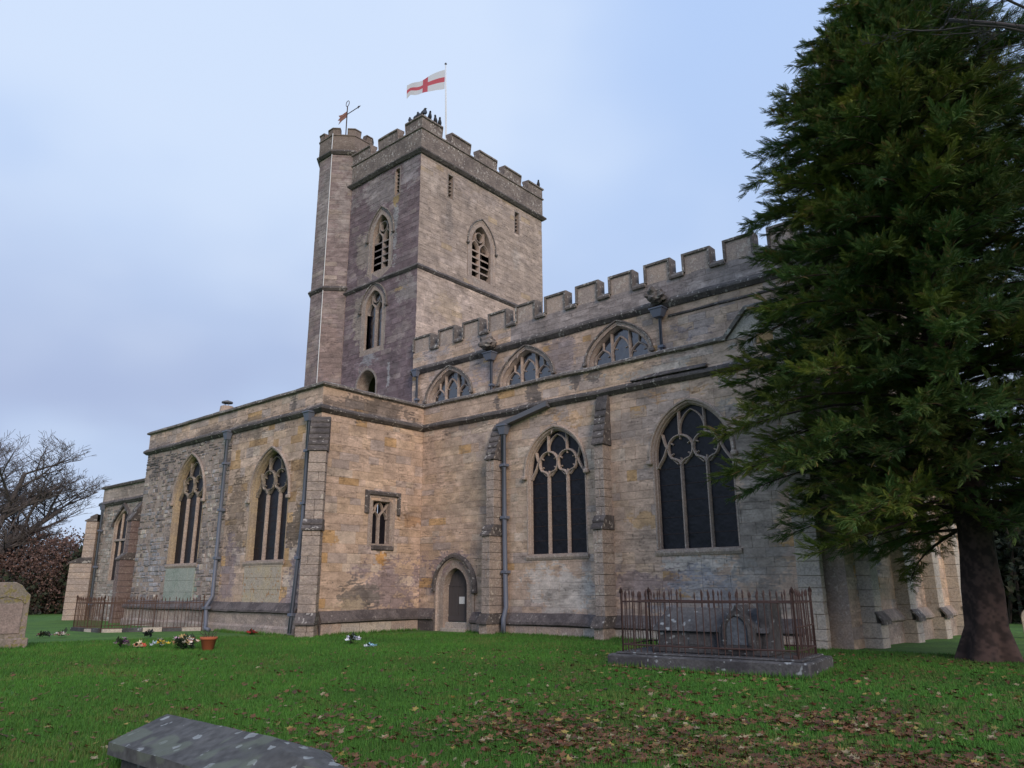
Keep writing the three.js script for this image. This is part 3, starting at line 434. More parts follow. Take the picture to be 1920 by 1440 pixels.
// ---- gable end of the aisle with its raking coping, and the end wall with buttresses
{
  const P = FA(Za); let g = new GB();
  const poly = [[12.66, 8.82], [13.42, 9.62], [14.3, 9.62], [14.3, 8.82]], f = poly.map(q => P(q[0], q[1], -0.005)), b = poly.map(q => P(q[0], q[1], -0.6)); g.quad(...f); g.quad(...b); for (let k = 0; k < 4; k++) g.quad(f[k], f[(k + 1) % 4], b[(k + 1) % 4], b[k]);
  part('gable_wall', g.geo(), M.pale, church);
  g = new GB(); g.sweep(P, [[12.55, 8.88], [12.7, 8.88], [13.44, 9.68], [14.4, 9.68]], [[-0.09, 0.02], [-0.08, 0.11], [0.02, 0.13], [0.1, 0.0], [0.1, -0.62], [-0.08, -0.62], [-0.09, 0.02]]); part('coping', g.geo(), M.coping, church);
  g = new GB(); g.box(P, 9.4, 12.1, 8.09, 8.12, 0.02, 0.18); g.quad(P(9.4, 8.12, 0.18), P(12.1, 8.12, 0.18), P(12.1, 8.24, 0.02), P(10.3, 8.26, 0.02)); part('lead_flashing', g.geo(), M.trim, church);
}
const FE = (a, b, c) => [15.35 + (a - 5.4) * 0.085 + c, b, -a];
makeWall({ name: 'end_wall', label: 'shaded end wall of the aisle behind the conifer', seed: 9, P: FE, a0: 5.4, a1: 17, b0: -0.1, b1: 9.5, ca0: 5.5, regions: [{ rows: layout(91, 5.4, 17, -0.1, 9.5, 0.28, 0.38, 0.5, 1) }], tone: ashlarTone, fields: [{ a: 7, b: 2, ra: 1, rb: 1.4, c: G.bluish, s: 0.7 }, { a: 9.9, b: 2, ra: 1, rb: 1.6, c: [0.3, 0.25, 0.24], s: 0.7 }, { a: 12.4, b: 1.5, ra: 0.8, rb: 1, c: [0.4, 0.26, 0.12], s: 0.6 }] });
{
  let g = new GB(); g.plan([[15.35 + 1.2 * 0.085, -6.6], [15.35 + 11.6 * 0.085, -17]], [[-0.04, 0.95], [0.04, 0.93], [0.2, 0.72], [0.2, 0.64], [0.1, 0.58], [0.1, -0.2]]); part('plinth', g.geo(), M.worn, church);
  g = new GB(); g.box(XYZ, 14.32, 15.345, -0.1, 9.5, -6.2, -5.37); part('end_wall', g.geo(), M.dressed, church);
  for (const z of [-6.05, -8.7, -11.2, -13.5]) { const B = subgroup('buttress', church); g = new GB(); const P = FE; for (let y = -0.1, k = 0; y < 6; k++) { const h = 0.36 + (k * 37 % 7) * 0.012, pr = y < 0.55 ? 0.46 : 0.36; g.box(P, -z, -z + 0.5, y, y + h - 0.01, -0.02, pr, 0.012); y += h; } part('shaft', g.geo(), M.pale, B); g = new GB(); g.sweep((a, b, c) => P(-z - 0.04 + c, b, a), [[0.34, 0.9], [0.5, 0.7], [0.5, 0.6]], [[0, 0], [0.05, 0], [0.05, 0.58], [0, 0.58], [0, 0]]); part('weathering', g.geo(), M.coping, B); }
}
// ---- buttresses
function buttress(P, a0, wd, stages, caps, mat = M.dressed, seed = 1) {     // stages [b0,b1,projection], caps [b low, b high, projection low, projection high, slabs]
  const B = subgroup('buttress', church), r = rng(seed), g = new GB();
  for (const [b0, b1, pr] of stages) for (let y = b0; y < b1 - 0.02;) { let h = 0.26 + r() * 0.12; if (b1 - y < h * 1.5) h = b1 - y; const d = (r() - 0.5) * 0.014; if (r() < 0.45) { const m = a0 + wd * (0.35 + r() * 0.3); g.box(P, a0 + d, m - 0.004, y, y + h - 0.01, -0.03, pr + d, 0.012); g.box(P, m + 0.004, a0 + wd + d, y, y + h - 0.01, -0.03, pr - d, 0.012); } else g.box(P, a0 + d, a0 + wd + d, y, y + h - 0.01, -0.03, pr + d, 0.012); y += h; }
  part('shaft', g.geo(), mat, B);
  for (const [b0, b1, p0, p1, n] of caps) for (let k = 0; k < n; k++) { const q = new GB(), f0 = k / n, f1 = (k + 1) / n, y0 = mix(b0, b1, f0), y1 = mix(b0, b1, f1), c0 = mix(p0, p1, f0) + 0.05, c1 = mix(p0, p1, f1) + 0.02, e = 0.03 + r() * 0.02, A = [a0 - e, a0 + wd + e]; const v = (a, b, c) => P(a, b, c); q.quad(v(A[0], y0, c0), v(A[1], y0, c0), v(A[1], y0 + 0.06, c0), v(A[0], y0 + 0.06, c0)); q.quad(v(A[0], y0 + 0.06, c0), v(A[1], y0 + 0.06, c0), v(A[1], y1, c1), v(A[0], y1, c1)); for (const a of A) { q.quad(v(a, y0, -0.02), v(a, y0, c0), v(a, y0 + 0.06, c0), v(a, y0 + 0.06, -0.02)); q.quad(v(a, y0 + 0.06, -0.02), v(a, y0 + 0.06, c0), v(a, y1, c1), v(a, y1, -0.02)); } q.quad(v(A[0], y0, -0.02), v(A[1], y0, -0.02), v(A[1], y0, c0), v(A[0], y0, c0)); part('weathering', q.geo(), M.trim, B); }
  return B;
}
const aisleStages = (lo, hi) => [[-0.1, 0.36, lo + 0.12], [0.7, 3.35, lo], [3.75, 6.1, hi]];
buttress(FA(Za), 3.36, 0.38, aisleStages(0.78, 0.56), [[0.36, 0.7, 0.95, 0.78, 1], [3.35, 3.75, 0.8, 0.56, 2], [6.1, 7.5, 0.58, 0.06, 6]], M.worn, 3);
buttress(FA(Za), 8.08, 0.36, aisleStages(0.66, 0.46), [[0.36, 0.7, 0.84, 0.66, 1], [3.35, 3.8, 0.68, 0.46, 2], [6.1, 7.3, 0.48, 0.2, 5], [7.3, 7.8, 0.2, 0.1, 1]], M.worn, 4);
buttress(FA(Za), 14.28, 0.62, [[-0.1, 9, 0.22]], [], M.pale, 6);
// diagonal buttress on the transept corner
{
  const s = Math.SQRT1_2, P = (a, b, c) => [Xt + s * a + s * c, b, -s * a + s * c];
  buttress(P, -0.3, 0.6, [[-0.1, 0.4, 0.72], [0.78, 3.5, 0.55], [3.9, 6.3, 0.36]], [[0.4, 0.78, 0.78, 0.55, 1], [3.5, 3.9, 0.57, 0.36, 2], [6.3, 7.6, 0.38, 0.05, 6]], M.worn, 9);
}

// ---- windows
const arcPts = (cx, cy, r, t0, t1, n = 10) => { const p = []; for (let i = 0; i <= n; i++) { const t = mix(t0, t1, i / n); p.push([cx + r * Math.cos(t), cy + r * Math.sin(t)]); } return p; };
const bez = (a, b, c, d, n = 8) => { const p = []; for (let i = 0; i <= n; i++) { const t = i / n, s = 1 - t; p.push([0, 1].map(k => s * s * s * a[k] + 3 * s * s * t * b[k] + 3 * s * t * t * c[k] + t * t * t * d[k])); } return p; };
const bar = (w, c0, c1) => [[-w, c0], [-w, mix(c0, c1, 0.45)], [-w * 0.35, c1], [w * 0.35, c1], [w, mix(c0, c1, 0.45)], [w, c0]];
function lightPane(P, o, x0, x1, c, y0 = o.y0) { const g = new GB(), n = 8; for (let i = 0; i < n; i++) { const a = mix(x0, x1, i / n), b = mix(x0, x1, (i + 1) / n); g.quad(P(o.cx + a, y0, c), P(o.cx + b, y0, c), P(o.cx + b, o.top(b) - 0.0, c), P(o.cx + a, o.top(a), c)); } return g.geo(); }
function hood(P, o, d, m, parent, stops = true, drop = 0.12) { const g = new GB(), pts = o.outline(14, false); pts.unshift([o.cx - o.w, o.ys - drop]); pts.push([o.cx + o.w, o.ys - drop]); g.sweep(P, pts, [[d, 0.0], [d + 0.02, 0.08], [d + 0.07, 0.09], [d + 0.1, 0.04], [d + 0.1, 0.0]]); if (stops) for (const s of [-1, 1]) g.box(P, o.cx + s * (o.w + d + 0.07) - 0.1, o.cx + s * (o.w + d + 0.07) + 0.1, o.ys - drop - 0.12, o.ys - drop + 0.02, 0, 0.15, 0.03); part('hood_mould', g.geo(), m, parent); }
function surround(P, o, prof, m, parent) { const g = new GB(); g.sweep(P, o.outline(14), prof, false, false); part('surround', g.geo(), m, parent); }
function sill(P, o, m, parent, ext = 0.1) { const g = new GB(), a0 = o.cx - o.w - ext, a1 = o.cx + o.w + ext; g.quad(P(a0, o.y0 - 0.12, 0.07), P(a1, o.y0 - 0.12, 0.07), P(a1, o.y0 - 0.2, 0.03), P(a0, o.y0 - 0.2, 0.03)); g.quad(P(a0, o.y0 - 0.05, 0.07), P(a1, o.y0 - 0.05, 0.07), P(a1, o.y0 - 0.12, 0.07), P(a0, o.y0 - 0.12, 0.07)); g.quad(P(a0, o.y0 - 0.05, 0.07), P(a1, o.y0 - 0.05, 0.07), P(a1, o.y0 + 0.02, -0.4), P(a0, o.y0 + 0.02, -0.4)); for (const a of [a0, a1]) g.quad(P(a, o.y0 - 0.2, 0.03), P(a, o.y0 - 0.12, 0.07), P(a, o.y0 - 0.05, 0.07), P(a, o.y0 - 0.05, -0.02)); part('sill', g.geo(), m, parent); }
// three lights under ogee heads and a net of rounded cells
function netWindow(P, o, label, opt = {}) {
  const W = subgroup('window', church); if (label) W.userData.label = label;
  const gc = opt.deep ?? -0.24, fc = gc + 0.15, lw = 2 * o.w / 3, bw = 0.05, ym = o.ys + (opt.split ?? 0.05);
  surround(P, o, [[0.06, 0.0], [0.06, 0.012], [0.02, 0.012], [0.0, -0.03], [-0.01, -0.08], [-0.035, fc], [-0.04, gc - 0.02]], opt.frame || M.dressed, W);
  if (opt.hood !== false) hood(P, o, 0.055, opt.hoodMat || M.dressed, W, true, 0.1); sill(P, o, M.dressed, W);
  for (const s of [-1, 1]) { const g = new GB(); g.sweep(P, [[o.cx + s * lw / 2, o.y0 - 0.02], [o.cx + s * lw / 2, ym]], bar(bw, gc, fc)); part('mullion', g.geo(), M.dressed, W); }
  for (const k of [-1, 0, 1]) part('pane', lightPane(P, o, k * lw - lw / 2, k * lw + lw / 2, gc + 0.02), opt.glass || M.glass, W);
  for (let y = o.y0 + 0.45; y < ym; y += 0.5) { const b = new GB(); b.box(P, o.cx - o.w + 0.03, o.cx + o.w - 0.03, y, y + 0.011, gc + 0.022, gc + 0.036); part('saddle_bar', b.geo(), M.iron, W); }
  const g = new GB(), B = bar(bw * 0.85, gc, fc - 0.01), inside = pts => { const out = []; let cur = []; for (const p of pts) { if (p[1] < o.top(p[0] - o.cx) - 0.02 && Math.abs(p[0] - o.cx) < o.w - 0.02) cur.push(p); else { if (cur.length > 1) out.push(cur); cur = []; } } if (cur.length > 1) out.push(cur); return out; };
  const draw = (pts, pr = B) => { for (const q of inside(pts)) g.sweep(P, q, pr); };
  const r = lw / 2 * 0.98, cell = (x, y) => {                         // rounded cell with a point below
    const cy = y + r * 1.3, t = -0.75; const e = [x + r * Math.cos(t), cy + r * Math.sin(t)], e2 = [2 * x - e[0], e[1]];
    draw(bez([x, y], [x + 0.03, y + 0.22], [x + r * 0.55, y + 0.22], e)); draw(bez([x, y], [x - 0.03, y + 0.22], [x - r * 0.55, y + 0.22], e2)); draw(arcPts(x, cy, r, t, Math.PI - t, 22));
    for (let k = 0; k < 6; k++) { const a = Math.PI / 6 + k * Math.PI / 3, q = [x + r * Math.cos(a), cy + r * Math.sin(a)], q2 = [x + r * 0.68 * Math.cos(a), cy + r * 0.68 * Math.sin(a)]; draw([q, q2], bar(0.026, gc, fc - 0.05)); }
    return cy;
  };
  let cy = 0; for (const s of [-1, 1]) {
    const x = o.cx + s * lw / 2; cy = cell(x, ym);
    draw(bez([o.cx + s * o.w * 0.985, ym - 0.1], [o.cx + s * o.w * 0.93, ym + 0.18], [o.cx + s * (o.w - lw * 0.28), ym + 0.16], [o.cx + s * (o.w - lw * 0.46), ym + 0.62]));
    { const yt = o.top(x - o.cx) - 0.03, v = []; for (let i = 0; i <= 12; i++) v.push([x, mix(cy + r, yt, i / 12)]); if (yt > cy + r + 0.1) { draw(v); draw(bez([x, cy + r + 0.06], [x - s * 0.02, mix(cy + r, yt, 0.6)], [x - s * lw * 0.2, mix(cy + r, yt, 0.85)], [o.cx, mix(cy + r, yt, 1.02)], 10), bar(bw * 0.55, gc, fc - 0.03)); } }
    draw(bez([o.cx + s * lw * 0.98, cy], [o.cx + s * lw * 1.12, cy + 0.12], [o.cx + s * lw * 1.15, cy + 0.3], [o.cx + s * lw * 1.2, cy + 0.5]));
    for (const c of [-0.62, 0.62]) draw([[x + c * lw * 0.52, ym - 0.02 + 0.24], [x + c * lw * 0.2, ym + 0.06]], bar(0.026, gc, fc - 0.05));
  }
  if (g.p.length) part('tracery', g.geo(), opt.tracery || M.dressed, W);
  return W;
}
winT.forEach((o, i) => netWindow(FA(0), o, i ? 'tall three-light window in the ochre masonry' : 'tall window framed by dark rubble', { hoodMat: M.worn, deep: -0.3, tracery: M.sooty, frame: M.ochre }));
{
  const panel = (a0, a1, b0, b1, m, label) => { const g = new GB(), P = FA(0), r = rng(Math.round(-a0 * 10)); const W = subgroup('infill_panel', church); W.userData.label = label; for (let y = b0; y < b1 - 0.05;) { const h = Math.min(b1 - y, 0.38 + r() * 0.2); for (let a = a0; a < a1 - 0.05;) { const w = Math.min(a1 - a, 0.6 + r() * 0.6), q = new GB(); q.box(P, a + 0.003, a + w - 0.003, y + 0.003, y + h - 0.003, -0.02, 0.035 + r() * 0.008, 0.006); part('block', q.geo(), m, W); a += w; } y += h; } };
  panel(-11.5, -8.92, 1.0, 2.42, stoneMat('green_stone', [0.28, 0.315, 0.265], [0.34, 0.36, 0.31], [0.38, 0.37, 0.33], { seed: 23, spots: 0.75, bump: 0.006 }), 'algae-green block panel beneath the rubble-framed window');
  panel(-5.04, -2.5, 1.04, 2.4, stoneMat('cream_stone', [0.48, 0.39, 0.27], [0.43, 0.36, 0.29], [0.4, 0.24, 0.13], { seed: 24, spots: 0.7, bump: 0.006 }), 'cream block panel streaked with ochre beneath a window');
}
winA.forEach((o, i) => netWindow(FA(Za), o, i ? 'large three-light window beside the conifer' : 'three-light window between two buttresses', { split: i ? -0.32 : -0.2 }));
// clerestory windows: three cusped lights under a wide low arch
for (const o of winC) {
  const W = subgroup('window', church), P = FA(Zc), gc = -0.34, lw = 2 * (o.w - 0.12) / 3;
  surround(P, o, [[0.16, 0.0], [0.16, 0.012], [0.08, 0.012], [0.0, -0.08], [-0.02, -0.12], [-0.06, -0.22], [-0.07, gc]], M.dressed, W); hood(P, o, 0.13, M.coping, W, true, 0.05);
  for (const k of [-1, 0, 1]) part('pane', lightPane(P, o, k * lw - lw / 2, k * lw + lw / 2, gc + 0.03), M.skyGlass, W);
  for (const s of [-1, 1]) { const g = new GB(); g.sweep(P, [[o.cx + s * lw / 2, o.y0], [o.cx + s * lw / 2, o.top(lw / 2)]], bar(0.055, gc, -0.18)); part('mullion', g.geo(), M.dressed, W); }
  const g = new GB(); for (const k of [-1, 0, 1]) { const h = k ? 0.72 : 0.95, x = o.cx + k * lw, y = o.ys + (k ? -0.12 : 0.12), w2 = lw / 2; for (const s of [-1, 1]) { g.sweep(P, bez([x + s * w2, y], [x + s * w2, y + h * 0.45], [x + s * w2 * 0.5, y + h * 0.62], [x, y + h * 0.78]), bar(0.045, gc, -0.2)); g.sweep(P, [[x + s * w2 * 0.8, y + 0.28], [x + s * w2 * 0.45, y + 0.24]], bar(0.03, gc, -0.26)); } }
  for (const k of [-1, 1]) g.sweep(P, [[o.cx + k * lw, o.ys + 0.45], [o.cx + k * lw, o.top(lw)]], bar(0.04, gc, -0.22));
  part('tracery', g.geo(), M.dressed, W);
}
// small square-headed window in the transept return
{
  const o = winS, P = FB(Xt), W = subgroup('window', church); W.userData.label = 'small two-light window under a square label';
  surround(P, { outline: () => [[o.cx - 0.55, 3.1], [o.cx - 0.55, 4.9], [o.cx + 0.55, 4.9], [o.cx + 0.55, 3.1]] }, [[0.1, 0.0], [0.1, 0.015], [0, 0.015], [-0.02, -0.04], [-0.13, -0.2], [-0.16, -0.3]], M.dressed, W);
  for (const s of [-1, 1]) { const c = o.cx + s * 0.21; part('pane', (() => { const g = new GB(); g.quad(P(c - 0.2, 3.18, -0.26), P(c + 0.2, 3.18, -0.26), P(c + 0.2, 4.78, -0.26), P(c - 0.2, 4.78, -0.26)); return g.geo(); })(), M.glass, W); }
  const g = new GB(); g.sweep(P, [[o.cx, 3.16], [o.cx, 4.3]], bar(0.05, -0.28, -0.12));
  for (const s of [-1, 1]) { const c = o.cx + s * 0.2; g.sweep(P, bez([c - 0.19, 4.12], [c - 0.18, 4.3], [c - 0.08, 4.32], [c, 4.42]), bar(0.035, -0.28, -0.14)); g.sweep(P, bez([c + 0.19, 4.12], [c + 0.18, 4.3], [c + 0.08, 4.32], [c, 4.42]), bar(0.035, -0.28, -0.14)); g.sweep(P, bez([c, 4.42], [c - s * 0.02, 4.6], [c - s * 0.1, 4.66], [c - s * 0.18, 4.76]), bar(0.03, -0.28, -0.14)); g.sweep(P, bez([c, 4.42], [c + s * 0.1, 4.5], [c + s * 0.2, 4.6], [c + s * 0.2, 4.78]), bar(0.03, -0.28, -0.14)); }
  part('tracery', g.geo(), M.dressed, W);
  const h = new GB(); h.sweep(P, [[o.cx - 0.68, 4.3], [o.cx - 0.68, 5.0], [o.cx + 0.74, 5.0], [o.cx + 0.74, 4.3]], [[0, 0], [0, 0.1], [0.1, 0.12], [0.16, 0.04], [0.16, 0]]); part('hood_mould', h.geo(), M.trim, W);
  const b = new GB(); b.box(P, o.cx - 0.46, o.cx + 0.62, 2.95, 3.12, 0, 0.07, 0.02); part('sill', b.geo(), M.trim, W);
}
// belfry windows: two louvred lights
function belfry(P, o, label, mat, louvres = true) {
  archShape(o); const W = subgroup('window', church); W.userData.label = label;
  surround(P, o, [[0.36, 0.0], [0.36, 0.015], [0.28, 0.015], [0.2, -0.06], [0.12, -0.08], [0.07, -0.15], [0.0, -0.17], [0, -0.74]], mat, W); hood(P, o, 0.34, M.coping, W, true, 0.1);

  const lw = o.w; const g = new GB();
  g.sweep(P, [[o.cx, o.y0], [o.cx, o.ys]], bar(0.09, -0.4, -0.15));
  for (const s of [-1, 1]) { const c = o.cx + s * lw / 2; for (const q of [-1, 1]) g.sweep(P, bez([c + q * lw / 2, o.ys - 0.3], [c + q * lw / 2, o.ys], [c + q * lw * 0.25, o.ys + 0.2], [c, o.ys + 0.3]), bar(0.06, -0.4, -0.16)); g.sweep(P, [[c, o.ys + 0.3], [c - s * 0.02, o.top(lw / 2)]], bar(0.05, -0.4, -0.16)); g.sweep(P, arcPts(o.cx, o.ys + 0.62, 0.3, s * Math.PI / 2, s * Math.PI / 2 + Math.PI, 9), bar(0.045, -0.4, -0.18)); }
  part('tracery', g.geo(), mat, W);
  if (louvres) for (const s of [-1, 1]) for (let y = o.y0 + 0.08; y < o.ys - 0.05; y += 0.42) { const q = new GB(), c = o.cx + s * lw / 2, a0 = c - lw / 2 + 0.03, a1 = c + lw / 2 - 0.03; const L = [[y - 0.02, -0.17], [y + 0.05, -0.16], [y + 0.25, -0.42], [y + 0.19, -0.43]]; for (let k = 0; k < 4; k++) { const A = L[k], B2 = L[(k + 1) % 4]; q.quad(P(a0, A[0], A[1]), P(a1, A[0], A[1]), P(a1, B2[0], B2[1]), P(a0, B2[0], B2[1])); } part('louvre', q.geo(), mat, W); }
  else for (const s of [-1, 1]) { const c = o.cx + s * lw / 2, q = new GB(); q.quad(P(c - lw / 2, o.y0, -0.32), P(c + lw / 2, o.y0, -0.32), P(c + lw / 2, o.top(lw / 2 + s * lw / 2), -0.32), P(c - lw / 2, o.top(lw / 2 - s * lw / 2), -0.32)); part('pane', q.geo(), M.skyGlass, W); }
}
const darkDress = stoneMat('tower_dressing', [0.3, 0.25, 0.215], [0.24, 0.2, 0.19], [0.36, 0.31, 0.27], { seed: 51 });
belfry(FA(Zw), { cx: -8.85, w: 0.72, y0: 18.7, ys: 20.85, ya: 22.15 }, 'louvred belfry window in the plum brown wall', darkDress);
belfry(FB(Xw), { cx: 13.75, w: 0.8, y0: 18.75, ys: 20.9, ya: 22.2 }, 'louvred belfry window above the nave roof', M.dressed);
belfry(FA(Zw), { cx: -9.2, w: 0.72, y0: 14.2, ys: 16.6, ya: 17.6 }, 'glazed two-light window below the belfry', darkDress, false);
{ const o = archShape({ cx: -9.55, w: 0.8, y0: 9, ys: 12.1, ya: 13.0 }), W = subgroup('window', church), P = FA(Zw); W.userData.label = 'low dark arch behind the transept parapet'; surround(P, o, [[0.14, 0], [0.14, 0.015], [0.02, 0.01], [0, -0.74]], darkDress, W); }
for (const [P, cx, y1] of [[FA(Zw), -7.58, 24.55], [FB(Xw), 11.12, 24.4], [FB(Xw), 16.97, 24.4]]) {
  const W = subgroup('slit_window', church), o = archShape({ cx, w: 0.19, y0: 22.95, ys: 24, ya: y1, rect: true }); surround(P, o, [[0.07, 0], [0.07, 0.012], [0.005, 0.01], [0, -0.74]], darkDress, W);
  for (let y = 23.05; y < y1 - 0.2; y += 0.24) { const g = new GB(); g.box((a, b, c) => P(a, b - (c + 0.1) * 0.6, c), cx - 0.19, cx + 0.19, y, y + 0.035, -0.24, -0.12); part('louvre', g.geo(), darkDress, W); }
}

// ---- priest's door
{
  const P = FA(Za), o = door, D = subgroup('door', church); D.userData.label = 'small pointed plank door in a moulded arch';
  surround(P, o, [[0.42, 0.0], [0.42, 0.05], [0.34, 0.06], [0.3, 0.0], [0.2, -0.02], [0.16, -0.1], [0.08, -0.12], [0.02, -0.2], [0, -0.45]], M.dressed, D);
  { const g = new GB(), q = o.outline(12, false); q.unshift([o.cx - o.w, o.ys - 0.1]); q.push([o.cx + o.w, o.ys - 0.1]); g.sweep(P, q, [[0.36, 0.0], [0.38, 0.14], [0.48, 0.16], [0.54, 0.06], [0.54, 0]]); g.box(P, o.cx + o.w + 0.36, o.cx + o.w + 0.56, o.ys - 0.2, o.ys - 0.06, 0, 0.18, 0.03); part('hood_mould', g.geo(), M.trim, D); }
  const wood = new THREE.MeshStandardMaterial({ color: new THREE.Color().setRGB(0.08, 0.068, 0.068), roughness: 0.85 });
  for (let k = 0; k < 7; k++) { const x0 = -o.w + k * 2 * o.w / 7, x1 = x0 + 2 * o.w / 7 - 0.008, g = new GB(), y0 = 0.34, c = -0.3 - (k % 2) * 0.006; g.quad(P(o.cx + x0, y0, c), P(o.cx + x1, y0, c), P(o.cx + x1, o.top(x1), c), P(o.cx + x0, o.top(x0), c)); for (const x of [x0, x1]) g.quad(P(o.cx + x, y0, c), P(o.cx + x, y0, c - 0.05), P(o.cx + x, o.top(x), c - 0.05), P(o.cx + x, o.top(x), c)); part('plank', g.geo(), wood, D); }
  { const g = new GB(); g.box(P, o.cx - o.w, o.cx + o.w, 1.62, 1.66, -0.305, -0.285); g.box(P, o.cx - o.w, o.cx + o.w, 0.36, 0.52, -0.305, -0.28, 0.006); part('rail', g.geo(), wood, D); }
  { const g = new GB(); g.box(P, o.cx - 0.04, o.cx + 0.24, 0.98, 1.24, -0.294, -0.285); part('notice', g.geo(), M.white, D); }
  { const g = new GB(); g.box(P, o.cx - o.w - 0.02, o.cx + o.w + 0.02, -0.1, 0.32, -0.5, -0.12, 0.015); g.box(P, o.cx - o.w - 0.02, o.cx + o.w + 0.02, -0.1, 0.12, -0.12, 0.1, 0.015); part('step', g.geo(), M.pale, D); }
}

// ---- rainwater pipes, hoppers, gargoyles
function downpipe(pts, r, hopper, label) {
  const D = subgroup('downpipe', church); if (label) D.userData.label = label; let g = new GB(); g.tube(pts, r, 10); part('pipe', g.geo(true), M.pipe, D);
  if (hopper) { const [x, y, z, w] = hopper; g = new GB(); g.box((a, b, c) => [x + a * (0.6 + 0.4 * b / 0.3), y + b, z + c * (0.6 + 0.4 * b / 0.3)], -w, w, 0, 0.3, -w * 0.8, w * 0.8); g.box((a, b, c) => [x + a, y + b, z + c], -w - 0.03, w + 0.03, 0.3, 0.36, -w * 0.8 - 0.03, w * 0.8 + 0.03, 0.008); part('hopper', g.geo(), M.pipe, D); }
  const top = pts[0][1], bot = pts[pts.length - 1][1]; for (let y = top - 1.2; y > bot + 0.5; y -= 1.9) { const k = pts.findIndex((p, i) => i && p[1] < y && pts[i - 1][1] >= y), a = pts[k - 1], b = pts[k]; if (!a || !b) continue; const t = (a[1] - y) / (a[1] - b[1]), x = mix(a[0], b[0], t), z = mix(a[2], b[2], t); g = new GB(); g.box((p, q, s) => [x + p, y + q, z + s], -r - 0.05, r + 0.05, -0.05, 0.05, -r - 0.06, r + 0.02, 0.01); part('bracket', g.geo(), M.pipe, D); }
}
downpipe([[3.9, 7.1, Za + 0.2], [3.95, 3, Za + 0.2], [4.0, 0.9, Za + 0.2], [4.02, 0.5, Za + 0.36], [4.03, 0, Za + 0.36]], 0.085, [3.9, 7.05, Za + 0.2, 0.2], 'thick blue-grey downpipe beside a buttress');
{ const g = new GB(), P = FA(Za); g.box((a, b, c) => P(mix(3.6, 5.99, a), mix(7.38, 7.88, a) + b, c), 0, 1, -0.09, 0.09, 0.03, 0.3, 0); part('gutter_trough', g.geo(), M.lead, church); }
downpipe([[-7.02, 7.75, 0.18], [-7.0, 4, 0.18], [-6.98, 1.3, 0.18], [-6.95, 0.9, 0.42], [-6.85, 0.3, 0.42], [-6.7, 0.1, 0.5], [-6.3, 0.06, 0.55]], 0.07, [-7.02, 7.55, 0.18, 0.17], 'downpipe between rubble and ashlar with a kicked foot');
downpipe([[-1.25, 7.6, 0.16], [-1.22, 4, 0.16], [-1.2, 0.1, 0.4]], 0.07, [-1.25, 7.5, 0.18, 0.18], 'downpipe tucked behind the corner buttress');
for (const [x, y] of [[-5.05, 11.75], [-0.05, 11.6], [8.65, 11.55]]) downpipe([[x, y, Zc + 0.14], [x, 8.4, Zc + 0.14]], 0.06, [x, y - 0.05, Zc + 0.24, x > 0 || x > -1 ? 0.27 : 0.18]);
function gargoyle(x, y, z, seed) {                                    // crouching worn beast
  const r = rng(seed), g = new THREE.IcosahedronGeometry(0.34, 4), p = g.attributes.position, v = new THREE.Vector3();
  for (let i = 0; i < p.count; i++) { v.fromBufferAttribute(p, i); const n = v.clone().normalize(); let s = 1 + (fbm(n.x * 2.4 + seed * 3, n.y * 2.4 + n.z * 2, 4) - 0.5) * 0.9; if (n.z > 0.6) s *= 1.35; for (const e of [-0.45, 0.45]) { const d = Math.hypot(n.x - e, n.y - 0.8, n.z - 0.25); s += 0.45 * Math.exp(-d * d * 14); const q = Math.hypot(n.x - e * 0.7, n.y - 0.3, n.z - 0.85); s -= 0.22 * Math.exp(-q * q * 40); } const q = Math.hypot(n.x * 0.6, (n.y + 0.28) * 1.8, n.z - 0.95); s -= 0.25 * Math.exp(-q * q * 22); v.set(n.x * 0.36 * s, n.y * 0.28 * s, n.z * 0.34 * s); p.setXYZ(i, v.x, v.y, v.z); }
  g.computeVertexNormals(); const m = part('gargoyle', g, M.coping, church); m.position.set(x, y, z); m.rotation.y = 0.15;
}
gargoyle(-0.05, 12.28, Zc + 0.35, 3); gargoyle(8.65, 12.28, Zc + 0.35, 8);
// chimney on the transept roof
{ const C = subgroup('chimney', church), g = lathe([[0.36, 0], [0.36, 0.55], [0.42, 0.58], [0.42, 0.72], [0.34, 0.76], [0.3, 1.1], [0.2, 1.12]], 14); const m = part('stack', g.geo(), M.dressed, C); m.position.set(-11.05, 8.85, -1.8); const c = lathe([[0.0, 0.02], [0.26, 0], [0.26, 0.06], [0, 0.16]], 14); const k = part('cowl', c.geo(), M.lead, C); k.position.set(-11.05, 10.12, -1.8); const q = new GB(); for (const [x, z] of [[0.15, 0], [-0.15, 0], [0, 0.15]]) q.tube([[x - 11.05, 9.9, z - 1.8], [x - 11.05, 10.14, z - 1.8]], 0.02, 4); part('cowl_leg', q.geo(), M.lead, C); }

